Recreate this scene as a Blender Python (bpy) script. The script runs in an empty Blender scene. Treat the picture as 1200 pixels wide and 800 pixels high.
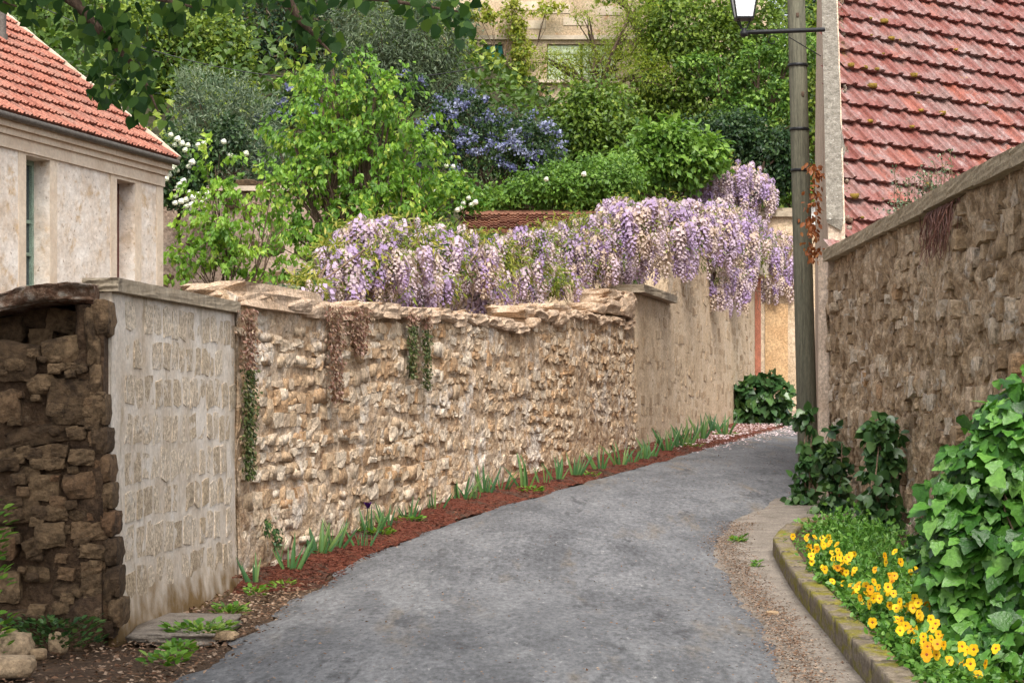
import bpy, math, random
import numpy as np
from mathutils import Matrix, Vector

random.seed(7)
RNG = np.random.default_rng(11)
scene = bpy.context.scene
COL = scene.collection
R = math.radians

# ---------------------------------------------------------------- camera, sky, sun, exposure
FPX = 2400.0                       # focal length in photo pixels (1200 wide)
HOR = 490.0                        # eye level in the photo
cam_d = bpy.data.cameras.new('camera')
cam_d.sensor_width = 36.0
cam_d.lens = 36.0 * FPX / 1200.0
cam_d.shift_y = (HOR - 400.0) / 1200.0
cam_d.clip_end = 2000.0
cam = bpy.data.objects.new('camera', cam_d)
COL.objects.link(cam)
cam.location = (0, 0, 0)
cam.rotation_euler = (R(90), 0, 0)
scene.camera = cam

SUN_EL, SUN_AZ = R(55), R(171)     # azimuth clockwise from +Y (north)
world = bpy.data.worlds.new('World')
scene.world = world
world.use_nodes = True
wn = world.node_tree
wn.nodes.clear()
w_out = wn.nodes.new('ShaderNodeOutputWorld')
w_bg = wn.nodes.new('ShaderNodeBackground')
w_sky = wn.nodes.new('ShaderNodeTexSky')
w_hs = wn.nodes.new('ShaderNodeHueSaturation')
w_sky.sky_type = 'NISHITA'
w_sky.sun_disc = False
w_sky.sun_elevation = SUN_EL
w_sky.sun_rotation = SUN_AZ
w_sky.dust_density = 4.0
w_hs.inputs['Saturation'].default_value = 0.3
w_bg.inputs['Strength'].default_value = 0.14
wn.links.new(w_sky.outputs[0], w_hs.inputs['Color'])
wn.links.new(w_hs.outputs[0], w_bg.inputs['Color'])
wn.links.new(w_bg.outputs[0], w_out.inputs['Surface'])

sun_d = bpy.data.lights.new('sun', 'SUN')
sun_d.energy = 1.5
sun_d.angle = R(24)
sun_d.color = (1.0, 0.95, 0.87)
sun = bpy.data.objects.new('sun', sun_d)
COL.objects.link(sun)
to_sun = Vector((math.sin(SUN_AZ) * math.cos(SUN_EL), math.cos(SUN_AZ) * math.cos(SUN_EL), math.sin(SUN_EL)))
sun.rotation_euler = to_sun.to_track_quat('Z', 'Y').to_euler()
sun.location = (10, -10, 30)

vs = scene.view_settings
vs.view_transform = 'Standard'
vs.look = 'None'
vs.gamma = 1.0
vs.use_curve_mapping = False
vs.exposure = 1.14
scene.cycles.use_denoising = True
scene.cycles.max_bounces = 6
scene.cycles.diffuse_bounces = 3
scene.cycles.transparent_max_bounces = 4

# ---------------------------------------------------------------- helpers: noise
def _hash(i, j, k, s):
    with np.errstate(over='ignore'):
        n = (i.astype(np.int64) * 374761393 + j.astype(np.int64) * 668265263 + k.astype(np.int64) * 2147483647 + s * 144665) & 0x7fffffff
        n = ((n ^ (n >> 13)) * 1274126177) & 0x7fffffff
        n = n ^ (n >> 16)
    return (n & 0xffff) / 65535.0

def vnoise(p, seed=0):
    p = np.asarray(p, float)
    f = np.floor(p); t = p - f; t = t * t * (3 - 2 * t)
    i, j, k = f[..., 0].astype(np.int64), f[..., 1].astype(np.int64), f[..., 2].astype(np.int64)
    r = 0
    for a in (0, 1):
        wa = t[..., 0] if a else 1 - t[..., 0]
        for b in (0, 1):
            wb = t[..., 1] if b else 1 - t[..., 1]
            for c in (0, 1):
                wc = t[..., 2] if c else 1 - t[..., 2]
                r = r + wa * wb * wc * _hash(i + a, j + b, k + c, seed)
    return r

def fbm(p, octv=4, seed=0):
    p = np.asarray(p, float)
    s, a, tot = 0, 0.5, 0
    for o in range(octv):
        s = s + a * vnoise(p * (2 ** o), seed + o * 17); tot += a; a *= 0.5
    return s / tot

def lerp_tab(tab):
    xs = np.array([t[0] for t in tab], float); ys = np.array([t[1] for t in tab], float)
    return lambda v: np.interp(v, xs, ys)

def P(x, y, Y):
    return np.array([(x - 600.0) / FPX * Y, Y, (HOR - y) / FPX * Y])

# ---------------------------------------------------------------- helpers: meshes and objects
class MB:
    def __init__(self):
        self.V, self.F, self.A, self.n = [], [], [], 0
    def add(self, V, F, a=0.0):
        V = np.asarray(V, float).reshape(-1, 3); F = np.asarray(F, np.int64)
        self.V.append(V); self.F.append(F + self.n); self.n += len(V)
        self.A.append(np.broadcast_to(np.asarray(a, float), (len(F),)).copy())
        return self
    def box(self, c, u, v, w, a=0.0):
        c, u, v, w = (np.asarray(q, float) for q in (c, u, v, w))
        V = [c + sx * u + sy * v + sz * w for sz in (-1, 1) for sy in (-1, 1) for sx in (-1, 1)]
        F = [(0, 2, 3, 1), (4, 5, 7, 6), (0, 1, 5, 4), (2, 6, 7, 3), (0, 4, 6, 2), (1, 3, 7, 5)]
        return self.add(V, F, a)
    def tube(self, pts, rad, n=7, a=0.0):
        pts = np.asarray(pts, float); m = len(pts)
        rad = np.broadcast_to(np.asarray(rad, float), (m,))
        T = np.gradient(pts, axis=0); T /= np.linalg.norm(T, axis=1)[:, None] + 1e-9
        ref = np.array([0.0, 0, 1]) if abs(T[0][2]) < 0.9 else np.array([1.0, 0, 0])
        V = []
        for i in range(m):
            s = np.cross(T[i], ref); s /= np.linalg.norm(s) + 1e-9; b = np.cross(s, T[i])
            for k in range(n):
                t = 2 * math.pi * k / n
                V.append(pts[i] + rad[i] * (math.cos(t) * s + math.sin(t) * b))
        F = [(i * n + k, i * n + (k + 1) % n, (i + 1) * n + (k + 1) % n, (i + 1) * n + k) for i in range(m - 1) for k in range(n)]
        self.add(V, F, a)
        for i, rev in ((0, True), (m - 1, False)):
            c = [pts[i]] + V[i * n:(i + 1) * n]
            self.add(c, [(0, 1 + (k + 1) % n, 1 + k) if rev else (0, 1 + k, 1 + (k + 1) % n) for k in range(n)], a)
        return self
    def lathe(self, c, prof, n=12, a=0.0):
        c = np.asarray(c, float)
        V = [c + np.array([r * math.cos(2 * math.pi * k / n), r * math.sin(2 * math.pi * k / n), z]) for r, z in prof for k in range(n)]
        F = [(i * n + k, i * n + (k + 1) % n, (i + 1) * n + (k + 1) % n, (i + 1) * n + k) for i in range(len(prof) - 1) for k in range(n)]
        return self.add(V, F, a)
    def mesh(self, name, mat=None, smooth=False, off=(0, 0, 0)):
        V = np.concatenate(self.V) - np.asarray(off, float)
        me = bpy.data.meshes.new(name)
        idx = np.concatenate([f.reshape(-1) for f in self.F])
        cnt = np.concatenate([np.full(len(f), f.shape[1]) for f in self.F])
        start = np.concatenate([[0], np.cumsum(cnt)[:-1]])
        me.vertices.add(len(V)); me.vertices.foreach_set('co', V.astype(np.float32).reshape(-1))
        me.loops.add(len(idx)); me.loops.foreach_set('vertex_index', idx.astype(np.int32))
        me.polygons.add(len(cnt)); me.polygons.foreach_set('loop_start', start.astype(np.int32))
        me.polygons.foreach_set('loop_total', cnt.astype(np.int32))
        me.polygons.foreach_set('use_smooth', np.full(len(cnt), bool(smooth)))
        at = me.attributes.new('rnd', 'FLOAT', 'FACE')
        at.data.foreach_set('value', np.concatenate(self.A).astype(np.float32))
        me.update(calc_edges=True); me.validate()
        if mat is not None:
            me.materials.append(mat)
        return me

def wloc(o):
    v = Vector((0, 0, 0))
    while o is not None:
        v = v + Vector(o.location); o = o.parent
    return v

def obj(name, mb, mat, parent=None, smooth=False, kind=None):
    off = wloc(parent) if parent else (0, 0, 0)
    me = mb.mesh(name, mat, smooth, off)
    o = bpy.data.objects.new(name, me); COL.objects.link(o)
    if parent: o.parent = parent
    if kind: o['kind'] = kind
    return o

def inst(name, me, parent, M):
    """a piece sharing mesh data; M is its world matrix"""
    o = bpy.data.objects.new(name, me); COL.objects.link(o)
    if parent:
        o.parent = parent
        M = Matrix.Translation(-wloc(parent)) @ M
    o.matrix_local = M
    return o

def frame_m(o, x, y, z):
    return Matrix(((x[0], y[0], z[0], o[0]), (x[1], y[1], z[1], o[1]), (x[2], y[2], z[2], o[2]), (0, 0, 0, 1)))

def tag(o, label, cat, group=None):
    o['label'] = label; o['category'] = cat
    if group: o['group'] = group
    return o

def thing(name, label, cat, loc=(0, 0, 0), group=None):
    o = bpy.data.objects.new(name, None); COL.objects.link(o)
    o.empty_display_size = 0.2
    o.location = Vector([float(q) for q in loc])
    return tag(o, label, cat, group)

def grid_faces(nu, nv, flip=False):
    a = np.arange(nu - 1)[:, None] * nv + np.arange(nv - 1)[None, :]
    F = np.stack([a, a + nv, a + nv + 1, a + 1], -1).reshape(-1, 4)
    return F[:, ::-1] if flip else F

# ---------------------------------------------------------------- helpers: materials
def ramp_node(nt, stops):
    r = nt.nodes.new('ShaderNodeValToRGB')
    els = r.color_ramp.elements
    while len(els) < len(stops): els.new(0.5)
    for e, (p, c) in zip(els, stops):
        e.position = p; e.color = (*c, 1)
    return r

def base_mat(name):
    m = bpy.data.materials.new(name); m.use_nodes = True
    nt = m.node_tree
    b = nt.nodes['Principled BSDF']
    return m, nt, b

def rnd_value(nt):
    at = nt.nodes.new('ShaderNodeAttribute'); at.attribute_name = 'rnd'
    oi = nt.nodes.new('ShaderNodeObjectInfo')
    ad = nt.nodes.new('ShaderNodeMath'); ad.operation = 'ADD'
    fr = nt.nodes.new('ShaderNodeMath'); fr.operation = 'FRACT'
    nt.links.new(at.outputs['Fac'], ad.inputs[0]); nt.links.new(oi.outputs['Random'], ad.inputs[1])
    nt.links.new(ad.outputs[0], fr.inputs[0])
    return fr.outputs[0]

def noise(nt, scale, detail=5, rough=0.6, stretch=None, dist=0.0):
    g = nt.nodes.new('ShaderNodeNewGeometry')
    n = nt.nodes.new('ShaderNodeTexNoise')
    n.inputs['Scale'].default_value = scale; n.inputs['Detail'].default_value = detail
    n.inputs['Roughness'].default_value = rough; n.inputs['Distortion'].default_value = dist
    src = g.outputs['Position']
    if stretch:
        mp = nt.nodes.new('ShaderNodeMapping'); mp.inputs['Scale'].default_value = stretch
        nt.links.new(src, mp.inputs['Vector']); src = mp.outputs['Vector']
    nt.links.new(src, n.inputs['Vector'])
    return n.outputs['Fac']

def mix(nt, fac, a, b, mode='MIX'):
    n = nt.nodes.new('ShaderNodeMix'); n.data_type = 'RGBA'; n.blend_type = mode
    for s, v in ((n.inputs['Factor'], fac), (n.inputs['A'], a), (n.inputs['B'], b)):
        if isinstance(v, (int, float)): s.default_value = v
        elif isinstance(v, tuple): s.default_value = (*v, 1)
        else: nt.links.new(v, s)
    return n.outputs['Result']

def surf(name, stops, scale=3.0, rough=0.9, bump=0.3, bscale=30.0, rnd=None, patches=(), stretch=None, bdist=0.02, spec=0.25, jit=0.3, grain=0.35, gscale=None, stain=None):
    """colour = noise ramp; rnd = ramp picked per piece; patches = [(colour, scale, lo, hi, stretch)]"""
    m, nt, b = base_mat(name)
    L = nt.links.new
    r = ramp_node(nt, stops); L(noise(nt, scale, 7, 0.65, stretch), r.inputs['Fac'])
    colr = r.outputs['Color']
    if rnd:
        rr = ramp_node(nt, rnd); L(rnd_value(nt), rr.inputs['Fac'])
        rv = ramp_node(nt, [(0.25, (1 - jit,) * 3), (0.75, (1 + jit,) * 3)]); L(noise(nt, scale * 2, 6, 0.7, stretch), rv.inputs['Fac'])
        c2 = mix(nt, 1.0, rr.outputs['Color'], rv.outputs['Color'], 'MULTIPLY')
        colr = mix(nt, 0.72, colr, c2)
    for pt in patches:
        c, sc, lo, hi = pt[:4]
        pr = ramp_node(nt, [(lo, (0, 0, 0)), (hi, (1, 1, 1))]); L(noise(nt, sc, 6, 0.7, pt[4] if len(pt) > 4 else None, 0.3), pr.inputs['Fac'])
        colr = mix(nt, pr.outputs['Color'], colr, c)
    if stain:                                     # grime that starts at a height z0 and thins out towards z1
        zc_, z0_, z1_ = stain
        g_ = nt.nodes.new('ShaderNodeNewGeometry'); sx = nt.nodes.new('ShaderNodeSeparateXYZ'); L(g_.outputs['Position'], sx.inputs[0])
        mr = nt.nodes.new('ShaderNodeMapRange'); mr.inputs['From Min'].default_value = z0_; mr.inputs['From Max'].default_value = z1_
        mr.inputs['To Min'].default_value = 0.42; mr.inputs['To Max'].default_value = -0.12; L(sx.outputs['Z'], mr.inputs['Value'])
        ad = nt.nodes.new('ShaderNodeMath'); ad.operation = 'ADD'; L(mr.outputs[0], ad.inputs[0]); L(noise(nt, 3.0, 6, 0.7), ad.inputs[1])
        sr = ramp_node(nt, [(0.52, (0, 0, 0)), (0.85, (1, 1, 1))]); L(ad.outputs[0], sr.inputs['Fac'])
        colr = mix(nt, sr.outputs['Color'], colr, zc_)
    if grain:
        gr = ramp_node(nt, [(0.36, (1 - grain,) * 3), (0.5, (1.0,) * 3), (0.64, (1 + grain,) * 3)]); L(noise(nt, gscale or bscale * 0.8, 4, 0.75, stretch), gr.inputs['Fac'])
        colr = mix(nt, 1.0, colr, gr.outputs['Color'], 'MULTIPLY')
    L(colr, b.inputs['Base Color'])
    b.inputs['Roughness'].default_value = rough
    b.inputs['Specular IOR Level'].default_value = spec
    if bump:
        bp = nt.nodes.new('ShaderNodeBump'); bp.inputs['Strength'].default_value = bump; bp.inputs['Distance'].default_value = bdist
        L(noise(nt, bscale, 6, 0.65, stretch), bp.inputs['Height']); L(bp.outputs['Normal'], b.inputs['Normal'])
    return m

def plain(name, c, rough=0.6, metal=0.0, spec=0.4, var=0.25, scale=8):
    d = tuple(q * (1 - var) for q in c); e = tuple(min(1, q * (1 + var)) for q in c)
    m = surf(name, [(0.3, d), (0.7, e)], scale, rough, 0.15, 60, spec=spec)
    m.node_tree.nodes['Principled BSDF'].inputs['Metallic'].default_value = metal
    return m

def leafm(name, cols, trans=0.3, rough=0.45, spec=0.35, big=None, crinkle=0.0):
    """leaf colours picked per leaf, light passing through"""
    m, nt, b = base_mat(name); L = nt.links.new
    n = len(cols)
    rr = ramp_node(nt, [(i / max(1, n - 1), c) for i, c in enumerate(cols)]); L(rnd_value(nt), rr.inputs['Fac'])
    colr = rr.outputs['Color']
    if big:
        pr = ramp_node(nt, [(0.35, (0.78, 0.8, 0.8)), (0.65, (1.2, 1.18, 1.1))]); L(noise(nt, big, 4), pr.inputs['Fac'])
        colr = mix(nt, 1.0, colr, pr.outputs['Color'], 'MULTIPLY')
    L(colr, b.inputs['Base Color'])
    b.inputs['Roughness'].default_value = rough
    b.inputs['Specular IOR Level'].default_value = spec
    if crinkle:
        bp = nt.nodes.new('ShaderNodeBump'); bp.inputs['Strength'].default_value = crinkle; bp.inputs['Distance'].default_value = 0.01
        L(noise(nt, 55, 3), bp.inputs['Height']); L(bp.outputs['Normal'], b.inputs['Normal'])
    if trans:
        t = nt.nodes.new('ShaderNodeBsdfTranslucent')
        tc = mix(nt, 1.0, colr, (1.5, 1.5, 0.9), 'MULTIPLY')
        L(tc, t.inputs['Color'])
        ms = nt.nodes.new('ShaderNodeMixShader'); ms.inputs[0].default_value = trans
        out = nt.nodes['Material Output']
        L(b.outputs[0], ms.inputs[1]); L(t.outputs[0], ms.inputs[2]); L(ms.outputs[0], out.inputs['Surface'])
    return m

# ---------------------------------------------------------------- helpers: stones, leaves
def rock(seed, k=5.0, jit=0.13, n=3):
    g = np.random.default_rng(seed)
    lin = np.linspace(-1, 1, n)
    idx, V = {}, []
    for a in range(n):
        for b in range(n):
            for c in range(n):
                if a in (0, n - 1) or b in (0, n - 1) or c in (0, n - 1):
                    idx[(a, b, c)] = len(V); V.append((lin[a], lin[b], lin[c]))
    V = np.array(V)
    C = V.copy()
    if k < 50:
        E_ = V / ((np.abs(V) ** 3.0).sum(1) ** (1 / 3.0))[:, None]
        f = np.clip(1.5 / k, 0.05, 0.95)
        V = C * (1 - f) + E_ * f
        V = V * (1 + 0.35 * (fbm(C * 0.8 + seed * 7.3, 2, seed)[:, None] - 0.5))
        if n > 4: V = V * (1 + 0.16 * (fbm(C * 2.6 + seed * 3.1, 3, seed + 5)[:, None] - 0.5))
    V = V + g.normal(0, jit * (0.5 if k < 50 else 1.0), V.shape)
    F = []
    for ax in range(3):
        for side in (0, n - 1):
            for i in range(n - 1):
                for j in range(n - 1):
                    q = []
                    for di, dj in ((0, 0), (1, 0), (1, 1), (0, 1)):
                        t = [i + di, j + dj]; t.insert(ax, side); q.append(idx[tuple(t)])
                    flip = (side == 0) ^ (ax == 1)
                    F.append(q[::-1] if flip else q)
    return V, np.array(F)

ROCKS = [rock(i + 1, [4, 9, 6, 13][i % 4], 0.19) for i in range(16)]
def flat_rock(seed):
    V, F = rock(seed, 16, 0.0)
    g = np.random.default_rng(seed); V = V / np.abs(V).max(0)
    V = V + np.stack([g.normal(0, 0.055, len(V)), np.where(V[:, 1] < -0.5, g.normal(0, 0.03, len(V)), 0), g.normal(0, 0.06, len(V))], -1)
    return V, F
FLATROCKS = [flat_rock(i + 70) for i in range(12)]
BIGROCKS = [rock(i + 40, [5, 9, 7][i % 3], 0.05, 6) for i in range(9)]

def rock_meshes(mat, src=None, smooth=False):
    out = []
    for i, (V, F) in enumerate(src or ROCKS):
        out.append(MB().add(V, F, 0.0).mesh('stone', mat, smooth or (src is ROCKS and i % 3 == 0)))
    return out

def lay(L, z0, z1, hm, hv, wm, wv, rng, wave=0.05):
    """rubble courses built in short panels: (u, z, half width, half height)"""
    out, ua = [], 0.0
    while ua < L:
        ub_ = ua + rng.uniform(0.7, 2.2)
        z = z0 - rng.uniform(0, hm)
        while z < z1:
            h = hm * (1 + hv * rng.uniform(-1, 1)); u = ua + rng.normal(0, wm * 0.4); ph = rng.uniform(0, 6)
            while u < ub_:
                w = wm * (1 + wv * rng.uniform(-1, 1))
                zz = z + h / 2 + wave * math.sin(u * 0.8 + ph) + rng.normal(0, hm * 0.09)
                if h > hm * 1.15 and rng.random() < 0.25:       # two small stones instead of a tall one
                    out.append((u + w / 2, zz + h * 0.25, w / 2 * 0.95, h / 4)); out.append((u + w / 2, zz - h * 0.25, w / 2 * 0.9, h / 4))
                else:
                    out.append((u + w / 2, zz, w / 2 * 0.95, h / 2 * rng.uniform(0.85, 1.1)))
                u += w
            z += h
        ua = ub_
    return [q for q in out if q[0] < L]

class Wall:
    def __init__(self, p0, p1, side=1):
        self.p0 = np.array(p0, float); d = np.array(p1, float) - self.p0
        self.L = float(np.linalg.norm(d)); self.t = d / self.L
        self.n = np.array([self.t[1], -self.t[0]]) * side      # face normal
    def pt(self, u, z, d=0.0):
        u, z, d = np.broadcast_arrays(np.asarray(u, float), np.asarray(z, float), np.asarray(d, float))
        xy = self.p0 + u[..., None] * self.t + d[..., None] * self.n
        return np.concatenate([xy, z[..., None]], -1)
    def core(self, zb, zt, thick, disp, res=0.05, dome=0.06, back=0.3, a=0.0):
        nu = max(3, int(self.L / res) + 1); nz = max(3, int(3.0 / res))
        u = np.linspace(0, self.L, nu)
        b, t = zb(u) - back, zt(u)
        v = np.linspace(0, 1, nz)
        U = np.repeat(u[:, None], nz, 1); Z = b[:, None] + (t - b)[:, None] * v[None, :]
        D = disp(U, Z)
        rows = [self.pt(U, Z, D)]
        k = np.linspace(0, 1, 8)[1:]
        Ud = np.repeat(u[:, None], len(k), 1)
        dl = D[:, -1:] * (1 - k)[None, :] - k[None, :] * thick
        zd = t[:, None] + dome * np.sin(np.pi * k)[None, :] + 0.03 * (fbm(np.stack([Ud * 3, k[None, :] * 2 + 0 * Ud, 0 * Ud], -1), 3, 5) - 0.5) * np.sin(np.pi * k)[None, :]
        rows.append(self.pt(Ud, zd, dl))
        rows.append(self.pt(u, b, np.full_like(u, -thick))[:, None, :])
        G = np.concatenate(rows, 1); ns = G.shape[1]
        mb = MB(); mb.add(G.reshape(-1, 3), grid_faces(nu, ns), a)
        for i, rev in ((0, True), (nu - 1, False)):
            ring = G[i]; c = ring.mean(0)
            mb.add(np.vstack([c[None], ring]), [(0, 1 + j, 1 + (j + 1) % ns)[::(1 if rev else -1)] for j in range(ns)], a)
        return mb

def put_stones(wall, cells, root, mat, limit=300, depth=0.09, proud=0.0, jd=0.02, rng=RNG, disp=None, name='stone', src=None, keep=None):
    src = src or ROCKS
    mes = rock_meshes(mat, src)
    items = []
    t3 = np.array([wall.t[0], wall.t[1], 0]); n3 = np.array([wall.n[0], wall.n[1], 0]); z3 = np.array([0, 0, 1.0])
    for (u, z, hw, hh) in cells:
        d = proud + rng.normal(0, jd)
        if disp is not None: d += float(disp(np.array([[u]]), np.array([[z]]))[0, 0])
        p = wall.pt(u, z, d - depth * 0.55)
        items.append((hw * hh / p[1] ** 3, p, hw, hh, rng.integers(len(src)), rng.uniform(), rng.normal(0, 0.07)))
    items.sort(key=lambda q: -q[0])
    rest = MB(); nrest = 0
    for i, (_, p, hw, hh, k, rv, tw) in enumerate(items):
        c, s = math.cos(tw), math.sin(tw)
        x = (t3 * c + z3 * s) * hw * 1.02; zz = (z3 * c - t3 * s) * hh * 1.02; y = -n3 * depth
        if i < limit:
            inst(name, mes[k], root, frame_m(p, x, y, zz))
        else:
            V, F = src[k]
            rest.add(p + V[:, :1] * x + V[:, 1:2] * y + V[:, 2:] * zz, F, rv); nrest += 1
    if nrest:
        obj('small_stones', rest, mat, root, False, 'stuff')

# leaf templates: (verts, faces); y = along the leaf, x = across, z = normal
LEAF4 = (np.array([(0, 0, 0), (0.32, 0.45, 0.07), (0, 1, -0.08), (-0.32, 0.45, 0.07)]), np.array([(0, 1, 2), (0, 2, 3)]))
NARROW = (np.array([(0, 0, 0), (0.13, 0.45, 0.03), (0, 1, -0.1), (-0.13, 0.45, 0.03)]), np.array([(0, 1, 2), (0, 2, 3)]))
PETAL = (np.array([(-0.35, 0, 0), (0.35, 0, 0), (0.45, 0.9, 0.1), (-0.45, 0.9, 0.1)]), np.array([(0, 1, 2, 3)]))
def _out(half, tipz=-0.12):
    """leaf blade from half-outline (x, y): fan of quads about a folded midrib"""
    V, F = [], []
    n = len(half)
    for x, y in half:
        V.append((0, y if x > 0 or y > 0.5 else y, -0.12 * y * y))
    for x, y in half: V.append((x, y, 0.22 * x - 0.12 * y * y + tipz * abs(x) * y))
    for x, y in half: V.append((-x, y, 0.22 * x - 0.12 * y * y + tipz * abs(x) * y))
    for i in range(n - 1):
        F += [(i, n + i, n + i + 1, i + 1), (i + 1, 2 * n + i + 1, 2 * n + i, i)]
    return np.array(V, float), np.array(F)
HEART = _out([(0.02, -0.02), (0.3, 0.0), (0.46, 0.22), (0.43, 0.48), (0.27, 0.74), (0.1, 0.92), (0.0, 1.06)])
IVY = _out([(0.02, 0.0), (0.34, -0.04), (0.52, 0.15), (0.43, 0.32), (0.46, 0.52), (0.3, 0.6), (0.19, 0.82), (0.0, 1.05)])
ROUND = _out([(0.02, 0.0), (0.3, 0.1), (0.5, 0.4), (0.47, 0.72), (0.25, 0.96), (0.0, 1.0)])
OVAL = _out([(0.02, 0.0), (0.24, 0.2), (0.3, 0.45), (0.2, 0.75), (0.0, 1.0)])

def unit(v):
    return v / (np.linalg.norm(v, axis=-1, keepdims=True) + 1e-9)

def leaves(pos, axis, nrm, size, tmpl, a):
    V, F = tmpl; N = len(pos)
    ax = unit(axis); sd = unit(np.cross(ax, nrm)); nn = np.cross(sd, ax)
    size = np.broadcast_to(np.asarray(size, float), (N,))
    W = pos[:, None, :] + size[:, None, None] * (V[None, :, 0:1] * sd[:, None] + V[None, :, 1:2] * ax[:, None] + V[None, :, 2:3] * nn[:, None])
    Fo = (F[None] + (np.arange(N) * len(V))[:, None, None]).reshape(-1, F.shape[1])
    return W.reshape(-1, 3), Fo, np.repeat(np.broadcast_to(np.asarray(a, float), (N,)), len(F))

def crown_pts(lobes, n, rng, per=22, spread=0.28, shell=0.55, rough=0.35, shoot=0.0):
    """clumped leaf positions through a set of ellipsoid lobes"""
    L = np.array(lobes, float); vol = (L[:, 3] * L[:, 4] * L[:, 5]) ** (2 / 3); w = vol / vol.sum()
    nc = max(4, n // per)
    li = rng.choice(len(L), nc, p=w)
    d = unit(rng.normal(size=(nc, 3)))
    r = (shell + (1 - shell) * rng.random(nc) ** 0.6)
    dent = 1 + rough * (fbm(d * 2.2 + li[:, None] * 3.7, 3, 3) - 0.5) * 2
    cc = L[li, :3] + d * L[li, 3:6] * (r * dent)[:, None]
    rep = rng.poisson(per, nc) + 1
    ci = np.repeat(np.arange(nc), rep)
    sp = spread * L[li, 3:6].mean(1)
    pos = cc[ci] + rng.normal(size=(len(ci), 3)) * sp[ci][:, None] * np.array([1, 1, 0.7])
    if shoot:
        sd = unit(d * 0.8 + rng.normal(size=(nc, 3)) * 0.5 + np.array([0, 0, 0.35])); tt = rng.random(len(ci))
        pos = cc[ci] + sd[ci] * (tt * shoot)[:, None] - np.array([0, 0, 1.0]) * (tt ** 2 * shoot * 0.3)[:, None] + rng.normal(size=(len(ci), 3)) * 0.035
    out = d[ci]
    cr = rng.random(nc)[ci]
    return pos, out, cr

def foliage(lobes, n, size, tmpl, rng, per=22, spread=0.28, shell=0.55, droop=0.5, up=0.6, rough=0.35, mb=None, mixr=0.6, shoot=0.0):
    pos, out, cr = crown_pts(lobes, n, rng, per, spread, shell, rough, shoot)
    N = len(pos)
    ax = out * 0.7 + rng.normal(size=(N, 3)) * 0.6 + np.array([0, 0, -droop])
    nr = rng.normal(size=(N, 3)) * 0.55 + np.array([0, -0.25, up]) + out * 0.4
    a = np.clip(cr * mixr + rng.random(N) * (1 - mixr), 0, 0.995)
    mb = mb or MB()
    return mb.add(*leaves(pos, ax, nr, size * rng.uniform(0.65, 1.25, N), tmpl, a))

def pxl(lst, Y, dep=0.8, dY=0.0):
    """lobes given in photo pixels at one distance -> world ellipsoids"""
    out = []
    for i, q in enumerate(lst):
        x, y, rx, ry = q[:4]; yy = Y + (q[4] if len(q) > 4 else 0)
        p = P(x, y, yy); s = yy / FPX
        out.append((*p, rx * s, (rx + ry) / 2 * s * dep, ry * s))
    return out

def branches(mb, base, lobes, r0, rng, sub=3):
    base = np.asarray(base, float)
    L = np.array(lobes); top = L[:, :3].mean(0)
    fork = base + (top - base) * 0.45
    mb.tube([base + [0, 0, -0.3], base + (fork - base) * 0.5 + rng.normal(0, 0.05, 3), fork], [r0 * 1.3, r0, r0 * 0.8], 8)
    for l in L:
        c = l[:3]; m = (fork + c) / 2 + rng.normal(0, 0.15, 3)
        mb.tube([fork, m, c], [r0 * 0.6, r0 * 0.4, r0 * 0.2], 6)
        for _ in range(sub):
            e = c + unit(rng.normal(size=3)) * l[3:6] * 0.9
            mb.tube([m, (m + e) / 2 + rng.normal(0, 0.08, 3), e], [r0 * 0.28, r0 * 0.18, r0 * 0.06], 5)
    return mb

# ---------------------------------------------------------------- materials
lime = (0.55, 0.42, 0.29)
M = {}
M['asphalt'] = surf('asphalt', [(0.35, (0.085, 0.086, 0.09)), (0.5, (0.125, 0.126, 0.13)), (0.65, (0.165, 0.165, 0.168))], 1.6, 0.75, 0.8, 60, bdist=0.012, spec=0.3, grain=0.36, gscale=24, stretch=(1, 0.32, 1),
    patches=[((0.27, 0.26, 0.25), 22, 0.61, 0.68, (1, 0.3, 1)), ((0.04, 0.04, 0.042), 18, 0.62, 0.69, (1, 0.3, 1)), ((0.16, 0.13, 0.095), 1.5, 0.56, 0.7, (1, 0.16, 1)), ((0.07, 0.07, 0.073), 2.6, 0.58, 0.66, (1, 0.22, 1)), ((0.2, 0.2, 0.2), 1.1, 0.56, 0.7, (1, 0.2, 1))])
M['soil'] = surf('brown_soil', [(0.3, (0.045, 0.026, 0.016)), (0.7, (0.12, 0.075, 0.045))], 12, 0.95, 0.8, 60, patches=[((0.2, 0.14, 0.09), 40, 0.6, 0.7)])
M['mulch'] = surf('red_bark_mulch', [(0.3, (0.075, 0.018, 0.010)), (0.55, (0.16, 0.038, 0.018)), (0.75, (0.24, 0.09, 0.045))], 22, 0.95, 1.0, 45, bdist=0.03, rnd=[(0, (0.06, 0.018, 0.011)), (0.5, (0.16, 0.045, 0.025)), (1, (0.26, 0.11, 0.065))], patches=[((0.075, 0.045, 0.03), 2.2, 0.5, 0.62), ((0.22, 0.17, 0.12), 26, 0.64, 0.7)])
M['concrete'] = surf('worn_concrete', [(0.3, (0.15, 0.125, 0.1)), (0.7, (0.27, 0.23, 0.19))], 5, 0.9, 0.4, 70, patches=[((0.12, 0.1, 0.08), 3, 0.55, 0.75)])
M['kerb'] = surf('mossy_kerb_stone', [(0.3, (0.13, 0.1, 0.07)), (0.7, (0.25, 0.205, 0.15))], 9, 0.92, 0.6, 50,
    patches=[((0.19, 0.165, 0.02), 5, 0.46, 0.6, (1, 0.6, 2.0)), ((0.06, 0.045, 0.03), 12, 0.6, 0.75)])
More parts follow.
